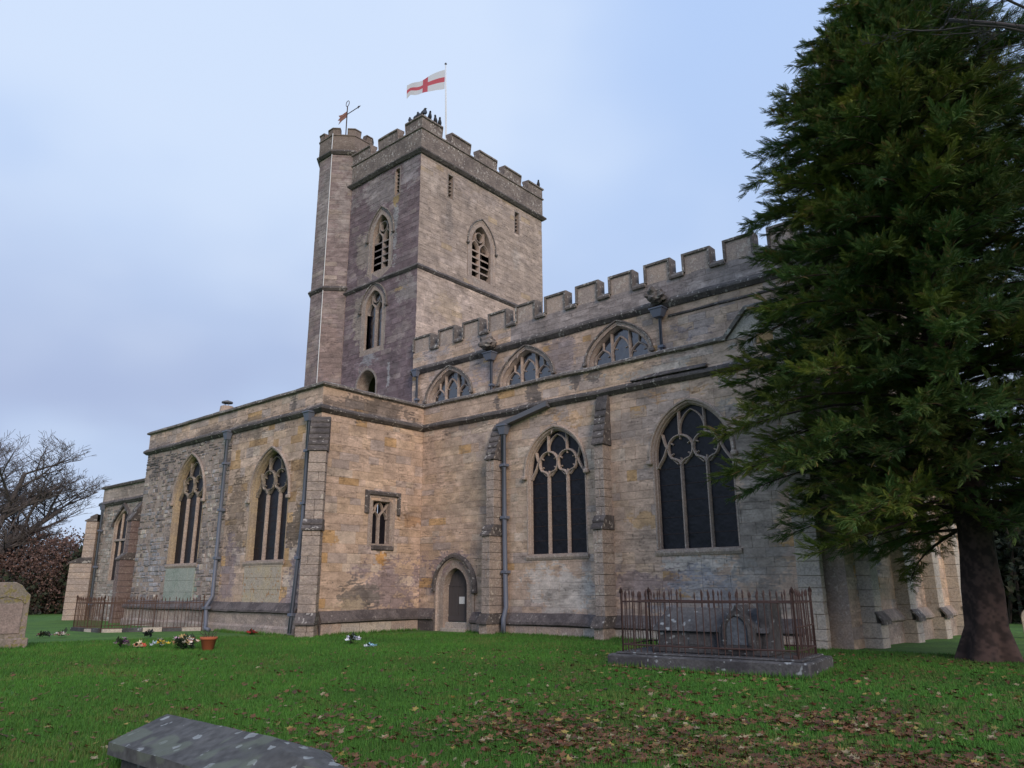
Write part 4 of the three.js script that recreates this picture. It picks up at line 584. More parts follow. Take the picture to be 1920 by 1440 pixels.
// ---- lower vestry block beyond the transept
{
  const P = FA(-1), o = archShape({ cx: -19.05, w: 0.98, y0: 2.0, ys: 4.75, ya: 5.5, margin: 0.15 });
  makeWall({ name: 'vestry_wall', label: 'low flat-roofed rubble wall beyond the transept', seed: 15, P, a0: -22.1, a1: -14.75, b0: -0.1, b1: 6.9, openings: [o], regions: [{ gap: 0.02, bev: 0.02, relief: 0.04, rows: layout(151, -22.1, -14.75, -0.1, 6.0, 0.12, 0.22, 0.2, 0.5, 0.03) }, { rows: layout(152, -22.1, -14.75, 6.0, 6.9, 0.28, 0.32, 0.6, 1.1) }], tone: (c, t, t2, a, b) => { const p = b > 6 ? [0.36, 0.29, 0.245] : t < 0.4 ? [0.3, 0.26, 0.23] : t < 0.7 ? [0.22, 0.19, 0.17] : [0.38, 0.35, 0.32], v = 0.8 + 0.4 * t2; c[0] = p[0] * v; c[1] = p[1] * v; c[2] = p[2] * v; }, fields: [{ a: -21, b: 3, ra: 0.8, rb: 2.4, c: [0.38, 0.32, 0.27], s: 0.6 }] });
  const path = [[-22.1, -6], [-22.1, -1], [-14.8, -1]]; let g = new GB(); g.plan(path, [[-0.04, 5.88], [0.06, 5.9], [0.16, 6.02], [0.06, 6.16], [-0.04, 6.18]]); part('string_course', g.geo(), M.trim, church); g = new GB(); g.plan(path, [[-0.5, 6.88], [0.1, 6.86], [0.14, 6.96], [0, 7.04], [-0.5, 7.06], [-0.5, 6.88]]); part('coping', g.geo(), M.trim, church);
  const W = subgroup('window', church); W.userData.label = 'square-paned window with pointed hood in the vestry'; surround(P, o, [[0.12, 0], [0.12, 0.012], [0.02, 0.01], [-0.03, -0.16]], M.dressed, W); { const h = new GB(); h.sweep(P, [[o.cx - 1.1, 4.7], [o.cx - 1.05, 4.95], [o.cx, 5.75], [o.cx + 1.05, 4.95], [o.cx + 1.1, 4.7]], [[0, 0], [0, 0.12], [0.12, 0.12], [0.16, 0]]); part('hood_mould', h.geo(), M.trim, W); }
  for (let k = 0; k < 3; k++) part('pane', lightPane(P, o, -0.98 + k * 0.653, -0.98 + (k + 1) * 0.653, -0.14), M.glass, W);
  g = new GB(); for (const x of [-0.33, 0.33]) g.sweep(P, [[o.cx + x, 2], [o.cx + x, o.top(x)]], bar(0.05, -0.16, -0.05)); g.box(P, o.cx - 0.98, o.cx + 0.98, 3.97, 4.08, -0.14, -0.04); part('mullion', g.geo(), M.dressed, W);
  const plum = stoneMat('plum_stone', [0.17, 0.12, 0.115], [0.2, 0.145, 0.13], [0.25, 0.2, 0.18], { seed: 61 });
  buttress(P, -17.35, 0.45, [[-0.1, 2.95, 0.8], [2.95, 4.85, 0.5]], [[2.95, 3.3, 0.82, 0.5, 1], [4.85, 5.8, 0.52, 0.03, 2]], plum, 21);
  { const s = Math.SQRT1_2, Q = (a, b, c) => [-22.1 - s * a * -1 - s * c, b, -1 + s * a + s * c]; buttress(Q, -0.35, 0.7, [[-0.1, 2.9, 1.1], [2.9, 5.1, 0.55]], [[2.9, 3.2, 1.12, 0.55, 1], [5.1, 5.5, 0.57, 0.05, 2]], M.dressed, 22); }
  downpipe([[-21.6, 5.8, -0.85], [-21.5, 0.2, -0.85]], 0.06, [-21.6, 5.7, -0.84, 0.14]);
  g = new GB(); g.box(XYZ, -21.9, -14.85, 6.3, 6.4, -6, -1.6); part('roof', g.geo(), M.lead, church);
}
finishWalls();
console.log('church done', allStones.length);

// ------------------------------------------------------------------ flag, weathervane, birds
{
  const F = thing('flag', 'white flag with a red cross flying from the tower flagpole', 'flag', [-7.68, 31.0, -12.5]);
  let g = new GB(); g.tube([[0.18, -6, 0], [0.06, -1, 0], [-0.06, 2.75, 0]], [0.065, 0.055, 0.035], 8); part('flagpole', g.geo(true), M.white, F);
  g = new GB(); const fin = lathe([[0, 0], [0.07, 0.04], [0.08, 0.09], [0.05, 0.14], [0, 0.16]], 8); const fm = part('finial', fin.geo(), M.lead, F); fm.position.set(-0.06, 2.75, 0);
  const cv = document.createElement('canvas'); cv.width = 256; cv.height = 160; const c = cv.getContext('2d'); c.fillStyle = '#c9cbd0'; c.fillRect(0, 0, 256, 160); c.fillStyle = '#b8525e'; c.fillRect(0, 60, 256, 40); c.fillRect(110, 0, 36, 160);
  const t = new THREE.CanvasTexture(cv); t.colorSpace = THREE.SRGBColorSpace;
  g = new GB(); const nx = 28, ny = 10, L = [-0.7588, 0.6514], V = (i, j) => { const s = i / nx, q = j / ny, w = 0.2 * Math.sin(s * 6 + q * 1.2) * s + 0.05 * Math.sin(s * 15 + q * 2) * s, fly = 2.55 * (s - 0.07 * s * s), hgt = mix(1.42, 0.55, Math.pow(s, 1.5)), y = 2.42 - 1.05 * s - 0.2 * s * s * s - (1 - q) * hgt + (s > 0.9 ? -(s - 0.9) * 3.4 * (1 - q) : 0) + 0.02 * Math.sin(s * 9); return [-0.06 + L[0] * fly + 0.65 * w - 0.06, y, L[1] * fly + 0.76 * w]; };
  for (let i = 0; i < nx; i++) for (let j = 0; j < ny; j++) g.quad(V(i, j), V(i + 1, j), V(i + 1, j + 1), V(i, j + 1), [[i / nx, j / ny], [(i + 1) / nx, j / ny], [(i + 1) / nx, (j + 1) / ny], [i / nx, (j + 1) / ny]]);
  part('cloth', g.geo(true), new THREE.MeshPhysicalMaterial({ map: t, roughness: 0.9, transmission: 0.15, thickness: 0, side: THREE.DoubleSide }), F);
}
{
  const V = thing('weathervane', 'wrought iron weathervane with arrow and tattered copper banner on the turret', 'weathervane', [-13.33, 29.2, -9.2]);
  let g = new GB(); g.tube([[0, -0.8, 0], [0, 2.35, 0]], 0.035, 6); part('spindle', g.geo(), M.iron, V);
  g = new GB(); g.tube([[-0.75, 1.75, 0], [1.25, 1.75, 0]], 0.028, 5); g.quad([1.1, 1.65, -0.01], [1.42, 1.75, 0], [1.1, 1.85, 0.01], [1.2, 1.75, 0]); part('arrow', g.geo(), M.iron, V);
  const sh = new THREE.Shape([[-0.02, 1.55], [-0.5, 1.5], [-0.85, 1.38], [-0.7, 1.6], [-0.95, 1.72], [-0.72, 1.82], [-0.9, 2.05], [-0.5, 1.95], [-0.02, 1.98]].map(q => new THREE.Vector2(...q))); part('banner', new THREE.ExtrudeGeometry(sh, { depth: 0.02, bevelEnabled: false }), new THREE.MeshStandardMaterial({ color: new THREE.Color().setRGB(0.32, 0.13, 0.08), roughness: 0.7 }), V);
  g = new GB(); const pts = []; for (let i = 0; i <= 12; i++) { const t = i / 12 * Math.PI * 2; pts.push([Math.sin(t) * 0.17, 2.55 - Math.cos(t) * 0.2, 0]); } g.tube(pts, 0.022, 5, false); part('ring', g.geo(), M.iron, V);
}
{
  const bm = new THREE.MeshStandardMaterial({ color: new THREE.Color().setRGB(0.03, 0.033, 0.042), roughness: 0.7 });
  const body = new GB(); body.tube([[-0.24, 0.02, 0], [-0.16, 0.07, 0], [-0.06, 0.15, 0], [0.03, 0.23, 0], [0.08, 0.31, 0], [0.1, 0.37, 0], [0.125, 0.41, 0], [0.16, 0.425, 0], [0.2, 0.42, 0], [0.25, 0.405, 0]], [0.02, 0.04, 0.085, 0.1, 0.075, 0.05, 0.052, 0.045, 0.018, 0.004], 9);
  const bg = body.geo(true), leg = new GB(); for (const z of [-0.03, 0.03]) leg.tube([[0, 0.15, z], [0.01, 0, z]], 0.009, 4); const lg = leg.geo();
  const spots = [[-6.84, 27.2, -8.95, 2.6], [-6.4, 27.2, -8.98, 1.9], [-6.1, 27.2, -8.96, 2.9], [-5.84, 27.2, -8.98, 0.3], [-5.66, 27.2, -9.0, 2.2], [-5.8, 27.2, -9.5, -0.6], [-5.82, 27.2, -9.97, -0.9], [-5.8, 27.2, -10.28, -0.7], [-5.82, 27.2, -19.4, -0.8]];
  spots.forEach(([x, y, z, r], i) => { const last = i === 8, B = thing('bird', last ? 'dark bird alone on the far corner of the tower battlement' : 'dark bird perched with others on the corner merlon of the tower', 'bird', [x, y, z], r, last ? undefined : 'birds on the tower corner'); part('body', bg, bm, B); part('legs', lg, bm, B); B.scale.setScalar(1.2); });
}

// ------------------------------------------------------------------ graves, railings, flowers
function picket(gb, x, z, y0, h, r, lean = [0, 0], spear = true) { const t = [x + lean[0], y0 + h, z + lean[1]]; gb.tube([[x, y0, z], [mix(x, t[0], 0.9), y0 + h * 0.9, mix(z, t[2], 0.9)]], r, 5); if (spear) gb.tube([[mix(x, t[0], 0.88), y0 + h * 0.88, mix(z, t[2], 0.88)], [mix(x, t[0], 0.92), y0 + h * 0.925, mix(z, t[2], 0.92)], [mix(x, t[0], 0.95), y0 + h * 0.95, mix(z, t[2], 0.95)], t], [r * 0.8, r * 1.9, r * 1.7, 0.002], 5); }
function railRun(O, p0, p1, n, h, mat, seed, o = {}) {
  const r = rng(seed); for (let i = 0; i <= n; i++) { const t = i / n, x = mix(p0[0], p1[0], t), z = mix(p0[1], p1[1], t); if (r() < (o.missing || 0)) continue; const g = new GB(); picket(g, x, z, o.y0 || 0, h * (0.97 + r() * 0.06), o.r || 0.0105, [(r() - 0.5) * 0.05, (r() - 0.5) * 0.05]); part('picket', g.geo(), mat, O); }
  for (const y of o.rails || [0.14, h * 0.82]) { const g = new GB(); g.tube([[p0[0], (o.y0 || 0) + y, p0[1]], [mix(p0[0], p1[0], 0.5), (o.y0 || 0) + y - 0.01, mix(p0[1], p1[1], 0.5)], [p1[0], (o.y0 || 0) + y, p1[1]]], 0.017, 5); part('rail', g.geo(), mat, O); }
  for (const p of [p0, p1]) { const g = new GB(); picket(g, p[0], p[1], o.y0 || 0, h * 1.06, 0.022); part('post', g.geo(), mat, O); }
}
{ // railed tomb by the conifer
  const ang = 0.12, pos = [14.68, 0, 0.98], K = thing('tomb_kerb', 'mossy dark stone kerb under the railed tomb', 'kerb', pos, ang);
  let g = new GB(); g.box(XYZ, -1.98, 1.98, -0.1, 0.27, -0.95, 0.95, 0.03); part('slab', g.geo(), M.tomb, K); g = new GB(); g.box(XYZ, -1.84, 1.84, 0.27, 0.31, -0.82, 0.82, 0.015); part('slab_edge', g.geo(), M.tomb, K);
  const T2 = thing('chest_tomb', 'dark lichened coped tomb inside rusty railings', 'tomb', [pos[0], 0.31, pos[2]], ang);
  g = new GB(); g.box(XYZ, -1.2, 1.2, 0, 0.12, -0.5, 0.5, 0.02); part('base', g.geo(), M.tomb, T2);
  g = new GB(); g.box(XYZ, -1.1, 1.1, 0.12, 0.42, -0.4, 0.4, 0.015); for (const x of [-0.75, -0.25]) g.box(XYZ, x - 0.18, x + 0.18, 0.16, 0.38, 0.4, 0.415, 0.005); part('body', g.geo(), M.tomb, T2);
  g = new GB(); { const e = 0.5, y0 = 0.42, y1 = 0.86, a = -1.18, b = 1.18, h = 0.2; const A = [[a, y0, -e], [b, y0, -e], [b, y0, e], [a, y0, e]], R0 = [a + h, y1, 0], R1 = [b - 0.02, y1, 0]; g.quad(A[3], A[2], R1, R0); g.quad(A[1], A[0], R0, R1); g.tri(A[0], A[3], R0); g.tri(A[2], A[1], R1); g.quad(A[0], A[1], A[2], A[3]); } part('coped_lid', g.geo(), M.tomb, T2);
  g = new GB(); { const pr = [[0.25, 0.12], [0.25, 0.5], [0.6, 0.93], [0.95, 0.5], [0.95, 0.12]], f = pr.map(q => [q[0], q[1], 0.56]), b = pr.map(q => [q[0], q[1], -0.56]); g.quad(f[0], f[1], f[3], f[4]); g.tri(f[1], f[2], f[3]); g.quad(b[0], b[1], b[3], b[4]); g.tri(b[1], b[2], b[3]); for (let k = 0; k < 4; k++) g.quad(f[k], f[k + 1], b[k + 1], b[k]); } part('gablet', g.geo(), M.tomb, T2);
  { const o = archShape({ cx: 0.6, w: 0.2, y0: 0.2, ys: 0.45, ya: 0.72 }), q = new GB(); for (let i = 0; i < 8; i++) { const a = mix(-0.2, 0.2, i / 8), b = mix(-0.2, 0.2, (i + 1) / 8); q.quad([0.6 + a, 0.2, 0.566], [0.6 + b, 0.2, 0.566], [0.6 + b, o.top(b), 0.566], [0.6 + a, o.top(a), 0.566]); } part('panel', q.geo(), stoneMat('panel_stone', [0.11, 0.125, 0.15], [0.085, 0.095, 0.11], [0.2, 0.22, 0.24], { seed: 71, spots: 0.72 }), T2); const h = new GB(); h.sweep(XYZ, o.outline(8), [[0.02, 0.55], [0.02, 0.6], [0.07, 0.6], [0.07, 0.55]]); part('moulding', h.geo(), M.tomb, T2); }
  g = new GB(); g.box(XYZ, 0.98, 1.22, 0, 0.98, -0.4, 0.4, 0.03); part('head_block', g.geo(), M.tomb, T2);
  const R = thing('tomb_railing', 'rusty spear-headed iron railing round a dark coped tomb', 'railing', [pos[0], 0.31, pos[2]], ang);
  const a = 1.73, b = 0.7, H = 1.2; railRun(R, [-a, b], [a, b], 26, H, M.iron, 31, { missing: 0.06 }); railRun(R, [a, b], [a, -b], 11, H, M.iron, 32, { missing: 0.04, rails: [0.14, 0.55, H * 0.82] }); railRun(R, [a, -b], [-a, -b], 26, H, M.iron, 33, { missing: 0.1 }); railRun(R, [-a, -b], [-a, b], 11, H, M.iron, 34);
  g = new GB(); g.box(XYZ, a - 0.1, a + 0.02, -0.02, 0.07, b - 0.1, b + 0.02, 0.02); part('foot', g.geo(), M.iron, R);
}
{ // railed plot against the transept
  const R = thing('plot_railing', 'long rusty iron railing round a plot against the transept wall', 'railing', [-9, 0, 0]);
  const H = 1.28; railRun(R, [0, 3.4], [-2.4, 3.5], 26, H, M.rust, 41, { missing: 0.03 }); railRun(R, [1.9, 0.45], [0, 3.4], 28, H, M.rust, 42, { missing: 0.05 }); railRun(R, [-2.4, 3.5], [-2.4, 0.35], 24, H, M.rust, 43, { missing: 0.05 });
  const K = thing('plot_kerb', 'low broken stone kerb along the foot of the long railing', 'kerb', [-9, 0, 0]); const r = rng(44);
  for (const [p, q, n] of [[[0, 3.4], [-2.4, 3.5], 4], [[1.9, 0.5], [0, 3.4], 5]]) for (let i = 0; i < n; i++) { const g = new GB(), t0 = i / n, t1 = (i + 1) / n, x0 = mix(p[0], q[0], t0), x1 = mix(p[0], q[0], t1), z0 = mix(p[1], q[1], t0), z1 = mix(p[1], q[1], t1), dx = Math.abs(x1 - x0) > 0.5 ? 0 : 0.1, dz = dx ? 0 : 0.1; g.box((a, b, c) => [mix(x0, x1, a) + dx * c, b, mix(z0, z1, a) + dz * c], 0.02, 0.97, -0.05, 0.1 + r() * 0.06, -1, 1, 0); part('stone', g.geo(), r() < 0.5 ? M.tomb : M.pale, K); }
}
{ // headstone at the edge of the lawn
  const H = thing('headstone', 'broad clipped-shoulder headstone blotched with ochre lichen', 'headstone', [-2.85, 0, 8.5], 0.04);
  const sh = new THREE.Shape([[-0.62, 0.28], [-0.6, 1.42], [-0.5, 1.5], [-0.36, 1.68], [-0.2, 1.76], [0.2, 1.76], [0.36, 1.68], [0.5, 1.5], [0.6, 1.42], [0.62, 0.28]].map(q => new THREE.Vector2(...q)));
  const e = new THREE.ExtrudeGeometry(sh, { depth: 0.16, bevelEnabled: true, bevelSize: 0.02, bevelThickness: 0.02, bevelSegments: 2 }); e.rotateY(Math.PI / 2); e.translate(-0.08, 0, 0); part('slab', e, M.headstone, H);
  let g = new GB(); g.box(XYZ, 0.1, 0.125, 0.4, 1.2, -0.46, 0.46, 0.01); part('panel', g.geo(), stoneMat('headstone_panel', [0.33, 0.25, 0.22], [0.27, 0.21, 0.185], [0.35, 0.31, 0.26], { seed: 81, spots: 0.75 }), H);
  g = new GB(); g.sweep((a, b, c) => [c, b, -a], [[-0.5, 1.2], [-0.42, 1.32], [0, 1.42], [0.42, 1.32], [0.5, 1.2]], [[-0.03, 0.1], [-0.02, 0.13], [0.02, 0.13], [0.03, 0.1]]); part('moulding', g.geo(), M.headstone, H);
  g = new GB(); g.box(XYZ, -0.2, 0.2, -0.1, 0.28, -0.7, 0.7, 0.03); part('base', g.geo(), M.headstone, H);
}
{ // coped grave slab near the path
  const G2 = thing('grave_slab', 'low grey coped grave slab spotted with white lichen', 'grave', [15.9, 0, 12.05]);
  const y0 = 0.3, y1 = 0.47, xl = -1.35, xr = 1.25, rr = 0.45, e = 0.5; let g = new GB();
  const N = 16, rim = 0.0, V = (s, t) => { const x = mix(xl, xr, s), ee = e * (1 - 0.75 * sst(rr - 0.1, xr, x)), z = mix(-ee, ee, t); const u = 1 - Math.abs(t - 0.5) * 2, hip = Math.min(1, Math.max(0, (xr - x) / (xr - rr))); return [x + (fbm(x * 3, z * 3) - 0.5) * 0.02, y0 + rim + (y1 - y0 - rim) * Math.min(u, 0.3 + 0.7 * hip) + (fbm(x * 6 + 4, z * 6, 3) - 0.5) * 0.014, z]; };
  for (let i = 0; i < N * 2; i++) for (let j = 0; j < N; j++) g.quad(V(i / N / 2, j / N), V(i / N / 2, (j + 1) / N), V((i + 1) / N / 2, (j + 1) / N), V((i + 1) / N / 2, j / N));
  const edge = []; for (let i = 0; i <= N * 2; i++) edge.push(V(i / N / 2, 1)); for (let j = N; j >= 0; j--) edge.push(V(1, j / N)); for (let i = N * 2; i >= 0; i--) edge.push(V(i / N / 2, 0)); for (let j = 0; j <= N; j++) edge.push(V(0, j / N));
  for (let i = 0; i < edge.length - 1; i++) { const a = edge[i], b = edge[i + 1]; g.quad(a, b, [b[0], y0 - 0.1, b[2]], [a[0], y0 - 0.1, a[2]]); }
  const slabTex = dataTex(1024, 1024, (i, j) => { const x = i / 1024 * 3.2, y = j / 1024 * 3.2, n = fbm(x * 2, y * 2, 4), f = fbm(x * 16, y * 16, 3); let c = [mix(0.055, 0.1, n) * (0.5 + f), mix(0.055, 0.098, n) * (0.5 + f), mix(0.055, 0.095, n) * (0.5 + f)]; const gx = Math.floor(x * 6), gy = Math.floor(y * 6); for (let a = -1; a <= 1; a++) for (let b = -1; b <= 1; b++) { const h = NT[((gx + a + 7) & 255) + (((gy + b + 3) & 255) << 8)], h2 = NT[((gx + a + 91) & 255) + (((gy + b + 53) & 255) << 8)], h3 = NT[((gx + a + 31) & 255) + (((gy + b + 153) & 255) << 8)]; if (h3 < 0.5) continue; const d = Math.hypot(x * 6 - gx - a - h, y * 6 - gy - b - h2) + (fbm(x * 22, y * 22, 2) - 0.5) * 0.5, R = 0.08 + 0.3 * (h3 - 0.5) * 2 * h; if (d < R) c = [0.27 * (0.5 + 0.7 * f), 0.285 * (0.5 + 0.7 * f), 0.28 * (0.5 + 0.7 * f)]; } const m = sst(0.62, 0.7, fbm(x * 3 + 9, y * 3, 3)); return [mix(c[0], 0.13, m * 0.6), mix(c[1], 0.15, m * 0.6), mix(c[2], 0.11, m * 0.6)]; });
  slabTex.repeat.set(1 / 3.2, 1 / 3.2); const sm = new THREE.MeshStandardMaterial({ map: slabTex, bumpMap: stoneBump, bumpScale: 0.012, roughness: 0.95 });
  part('coped_lid', g.geo(), sm, G2); g = new GB(); g.box(XYZ, xl + 0.1, rr, -0.1, y0 - 0.05, -e + 0.08, e - 0.08, 0.02); part('base', g.geo(), M.tomb, G2);
}
{ // pale headstone far behind the conifer
  const H = thing('headstone', 'small pale round-topped headstone glimpsed behind the conifer trunk', 'headstone', [18.35, 0, -13], 0.2); const sh = new THREE.Shape(); sh.moveTo(-0.3, 0); sh.lineTo(-0.3, 0.6); sh.absarc(0, 0.6, 0.3, Math.PI, 0, true); sh.lineTo(0.3, 0); part('slab', new THREE.ExtrudeGeometry(sh, { depth: 0.12, bevelEnabled: true, bevelSize: 0.01, bevelThickness: 0.01 }), M.pale, H);
}
const petal = (() => { const g = new GB(), n = 6; for (let k = 0; k < n; k++) { const t = k / n * 6.283, u = t + 0.45, v = t - 0.45; g.tri([0, 0, 0], [Math.cos(v) * 0.6, 0.25, Math.sin(v) * 0.6], [Math.cos(t), 0.5, Math.sin(t)]); g.tri([0, 0, 0], [Math.cos(t), 0.5, Math.sin(t)], [Math.cos(u) * 0.6, 0.25, Math.sin(u) * 0.6]); } return g; })().geo();
const leafBlade = (() => { const g = new GB(); g.tri([0, 0, 0], [0.25, 0.06, 0.5], [0, 0.02, 1]); g.tri([0, 0, 0], [0, 0.02, 1], [-0.25, 0.06, 0.5]); return g; })().geo();
const flowerMats = {}; const fm = (r, g, b) => flowerMats[[r, g, b]] ||= new THREE.MeshStandardMaterial({ color: new THREE.Color().setRGB(r, g, b), roughness: 0.8, side: THREE.DoubleSide });
function bouquet(name, label, x, z, R, H, cols, nf, nl, seed, leafC = [0.02, 0.035, 0.015], cat = 'flowers') {
  const B = thing(name, label, cat, [x, groundH(x, z), z]), r = rng(seed), tmp = [];
  const L = []; for (let i = 0; i < nl; i++) { const g = leafBlade.clone(), s = (0.1 + r() * 0.12), t = r() * 6.28; g.scale(s, s, s); g.rotateX(-r() * 1.3); g.rotateY(t); const q = Math.sqrt(r()) * R; g.translate(Math.cos(t) * q * 0.8, 0.02 + r() * H * 0.6, Math.sin(t) * q * 0.8); L.push(g); } if (nl) part('leaves', mergeGeometries(L), fm(...leafC), B);
  for (let i = 0; i < nf; i++) { const g = petal.clone(), s = 0.05 + r() * 0.045, t = r() * 6.28, q = Math.sqrt(r()) * R; g.scale(s, s * 1.2, s); g.rotateX((r() - 0.3) * 1.2); g.rotateY(r() * 6); g.translate(Math.cos(t) * q, H * (0.45 + 0.55 * (1 - q / R)) * (0.7 + r() * 0.4), Math.sin(t) * q); part('blossom', g, fm(...cols[i % cols.length]), B); }
}
bouquet('flower_bunch', 'small bunch of purple and pink flowers lying on the lawn', 0.0, 6.35, 0.2, 0.28, [[0.3, 0.12, 0.3], [0.55, 0.35, 0.45], [0.2, 0.08, 0.2]], 18, 24, 1);
bouquet('flower_posy', 'flat red and cream flower posy on the lawn', 0.0, 5.9, 0.16, 0.12, [[0.6, 0.08, 0.05], [0.7, 0.6, 0.4]], 22, 6, 2);
bouquet('flower_bunch', 'bunch of pale blue and yellow flowers on the lawn', 0.45, 5.55, 0.22, 0.26, [[0.3, 0.5, 0.6], [0.7, 0.5, 0.06], [0.6, 0.65, 0.7]], 20, 16, 3);
bouquet('flower_bouquet', 'large leafy bouquet of pink, cream and peach flowers beside a terracotta pot', 1.85, 5.55, 0.36, 0.42, [[0.6, 0.35, 0.5], [0.75, 0.6, 0.3], [0.75, 0.4, 0.25], [0.75, 0.7, 0.6]], 44, 120, 4);
bouquet('flower_bunch', 'dark red flower bunch beside a white one near the plot railing', -7.3, 5.85, 0.22, 0.2, [[0.25, 0.05, 0.08], [0.3, 0.2, 0.3]], 14, 24, 5);
bouquet('flower_bunch', 'white and pink flower bunch on the lawn near the plot railing', -6.95, 5.5, 0.24, 0.2, [[0.75, 0.7, 0.65], [0.6, 0.3, 0.3]], 16, 16, 6);
bouquet('flower_bunch', 'white flower bunch on the lawn before the little door', 3.9, 1.7, 0.2, 0.3, [[0.75, 0.75, 0.78], [0.6, 0.6, 0.75]], 18, 24, 7);
bouquet('flower_posy', 'pale blue posy lying flat before the little door', 5.05, 2.0, 0.17, 0.08, [[0.3, 0.55, 0.7], [0.6, 0.65, 0.7]], 14, 8, 8);
bouquet('flower_bunch', 'red flowers lying at the foot of the transept plinth', -3.15, 0.65, 0.2, 0.12, [[0.55, 0.05, 0.04], [0.3, 0.04, 0.04]], 16, 10, 9);
bouquet('grave_plant', 'small dark plant standing on the lawn before the transept', -4.15, 3.8, 0.16, 0.32, [[0.02, 0.025, 0.035]], 10, 30, 10, [0.012, 0.016, 0.02], 'plant');
{ const P = thing('flower_pot', 'terracotta flower pot with withered stems beside a bouquet', 'pot', [2.5, 0, 5.25]); const tc = new THREE.MeshStandardMaterial({ color: new THREE.Color().setRGB(0.42, 0.115, 0.05), roughness: 0.85 }); part('pot', lathe([[0, 0], [0.13, 0], [0.19, 0.3], [0.215, 0.3], [0.22, 0.37], [0.19, 0.37], [0.17, 0.3], [0, 0.28]], 18).geo(true), tc, P); const r = rng(4), g = new GB(); for (let i = 0; i < 22; i++) { const a = r() * 6.28, q = r() * 0.15; g.tube([[Math.cos(a) * q, 0.28, Math.sin(a) * q], [Math.cos(a) * (q + 0.05), 0.42, Math.sin(a) * (q + 0.05)], [Math.cos(a) * (q + 0.14), 0.46 + r() * 0.08, Math.sin(a) * (q + 0.14)]], 0.006, 4); } part('stems', g.geo(), fm(0.05, 0.045, 0.03), P); }

// ------------------------------------------------------------------ trees
const bark = (c1, c2, seed) => { const t = dataTex(256, 256, (i, j) => { const x = i / 256, y = j / 256, n = vnp(x * 16, y * 5 + seed, 16, 5) * 0.6 + vnp(x * 40, y * 14, 40, 14) * 0.4, k = sst(0.3, 0.7, n); return [0, 1, 2].map(q => mix(c1[q], c2[q], k)); }); return new THREE.MeshStandardMaterial({ map: t, bumpMap: t, bumpScale: 0.03, roughness: 1 }); };
function bareTree(o) {
  const r = rng(o.seed), trunk = new GB(), limbs = new GB(), twigs = new GB();
  function grow(p, d, len, rad, lev) {
    const n = lev < 2 ? 6 : lev > 4 ? 3 : 4, pts = [p.clone()], rs = [rad], q = p.clone(), dir = d.clone(), end = lev >= o.levels ? o.tip : Math.max(o.tip, rad * 0.55);
    for (let i = 1; i <= n; i++) { dir.x += (r() - 0.5) * o.wiggle; dir.y += (r() - 0.5) * o.wiggle + (lev ? o.lift : 0); dir.z += (r() - 0.5) * o.wiggle; dir.normalize(); q.addScaledVector(dir, len / n); pts.push(q.clone()); rs.push(mix(rad, end, i / n)); }
    (lev === 0 ? trunk : lev < 3 ? limbs : twigs).tube(pts.map(v => [v.x, v.y, v.z]), rs, lev < 2 ? 8 : lev < 4 ? 5 : 3, lev < 2);
    if (lev >= o.levels) return;
    const k = o.kids[Math.min(lev, o.kids.length - 1)];
    for (let i = 0; i < k; i++) { const t = lev === 0 ? mix(o.first, 1, (i + r() * 0.6) / k) : mix(0.25, 1, (i + r()) / k), f = Math.min(n - 0.001, t * n), a = Math.floor(f), s = pts[a].clone().lerp(pts[a + 1], f - a), az = r() * 6.283, sp = o.spread * (0.7 + r() * 0.6), dd = pts[a + 1].clone().sub(pts[a]).normalize(), e1 = new THREE.Vector3(Math.cos(az), 0.15, Math.sin(az)).addScaledVector(dd, -0.2).normalize(); const nd = dd.multiplyScalar(Math.cos(sp)).addScaledVector(e1, Math.sin(sp)).normalize(); grow(s, nd, len * o.ratio * (0.75 + r() * 0.5) * (lev === 0 ? 1 : 1.05 - t * 0.35), Math.max(o.tip, mix(rad, end, t) * 0.62), lev + 1); }
  }
  grow(new THREE.Vector3(0, -0.1, 0), new THREE.Vector3(...o.dir).normalize(), o.trunk, o.rad, 0);
  const T3 = thing('bare_tree', o.label, 'tree', o.pos); T3.scale.setScalar(o.scale || 1); const bk = bark(o.c1, o.c2, 3); part('trunk', trunk.geo(true), bk, T3); part('limbs', limbs.geo(true), bk, T3); part('crown', twigs.geo(), bk, T3);
}
bareTree({ seed: 23, label: 'wide leafless tree standing beyond the churchyard hedge', pos: [-37, 0, 0.2], trunk: 5.0, rad: 0.45, dir: [0.05, 1, -0.05], levels: 6, scale: 1.25, kids: [9, 5, 5, 4, 4, 3], first: 0.36, spread: 0.8, ratio: 0.72, wiggle: 0.24, lift: 0.03, tip: 0.0085, c1: [0.07, 0.06, 0.06], c2: [0.13, 0.11, 0.105] });
bareTree({ seed: 11, label: 'leafless tree reaching thin twigs in front of the conifer', pos: [25.6, 0, 0.2], trunk: 11.5, rad: 0.15, dir: [-0.1, 1, -0.03], levels: 5, kids: [9, 6, 5, 4, 3], first: 0.66, spread: 1.05, ratio: 0.5, wiggle: 0.3, lift: 0.03, tip: 0.005, c1: [0.05, 0.045, 0.05], c2: [0.1, 0.085, 0.085] });

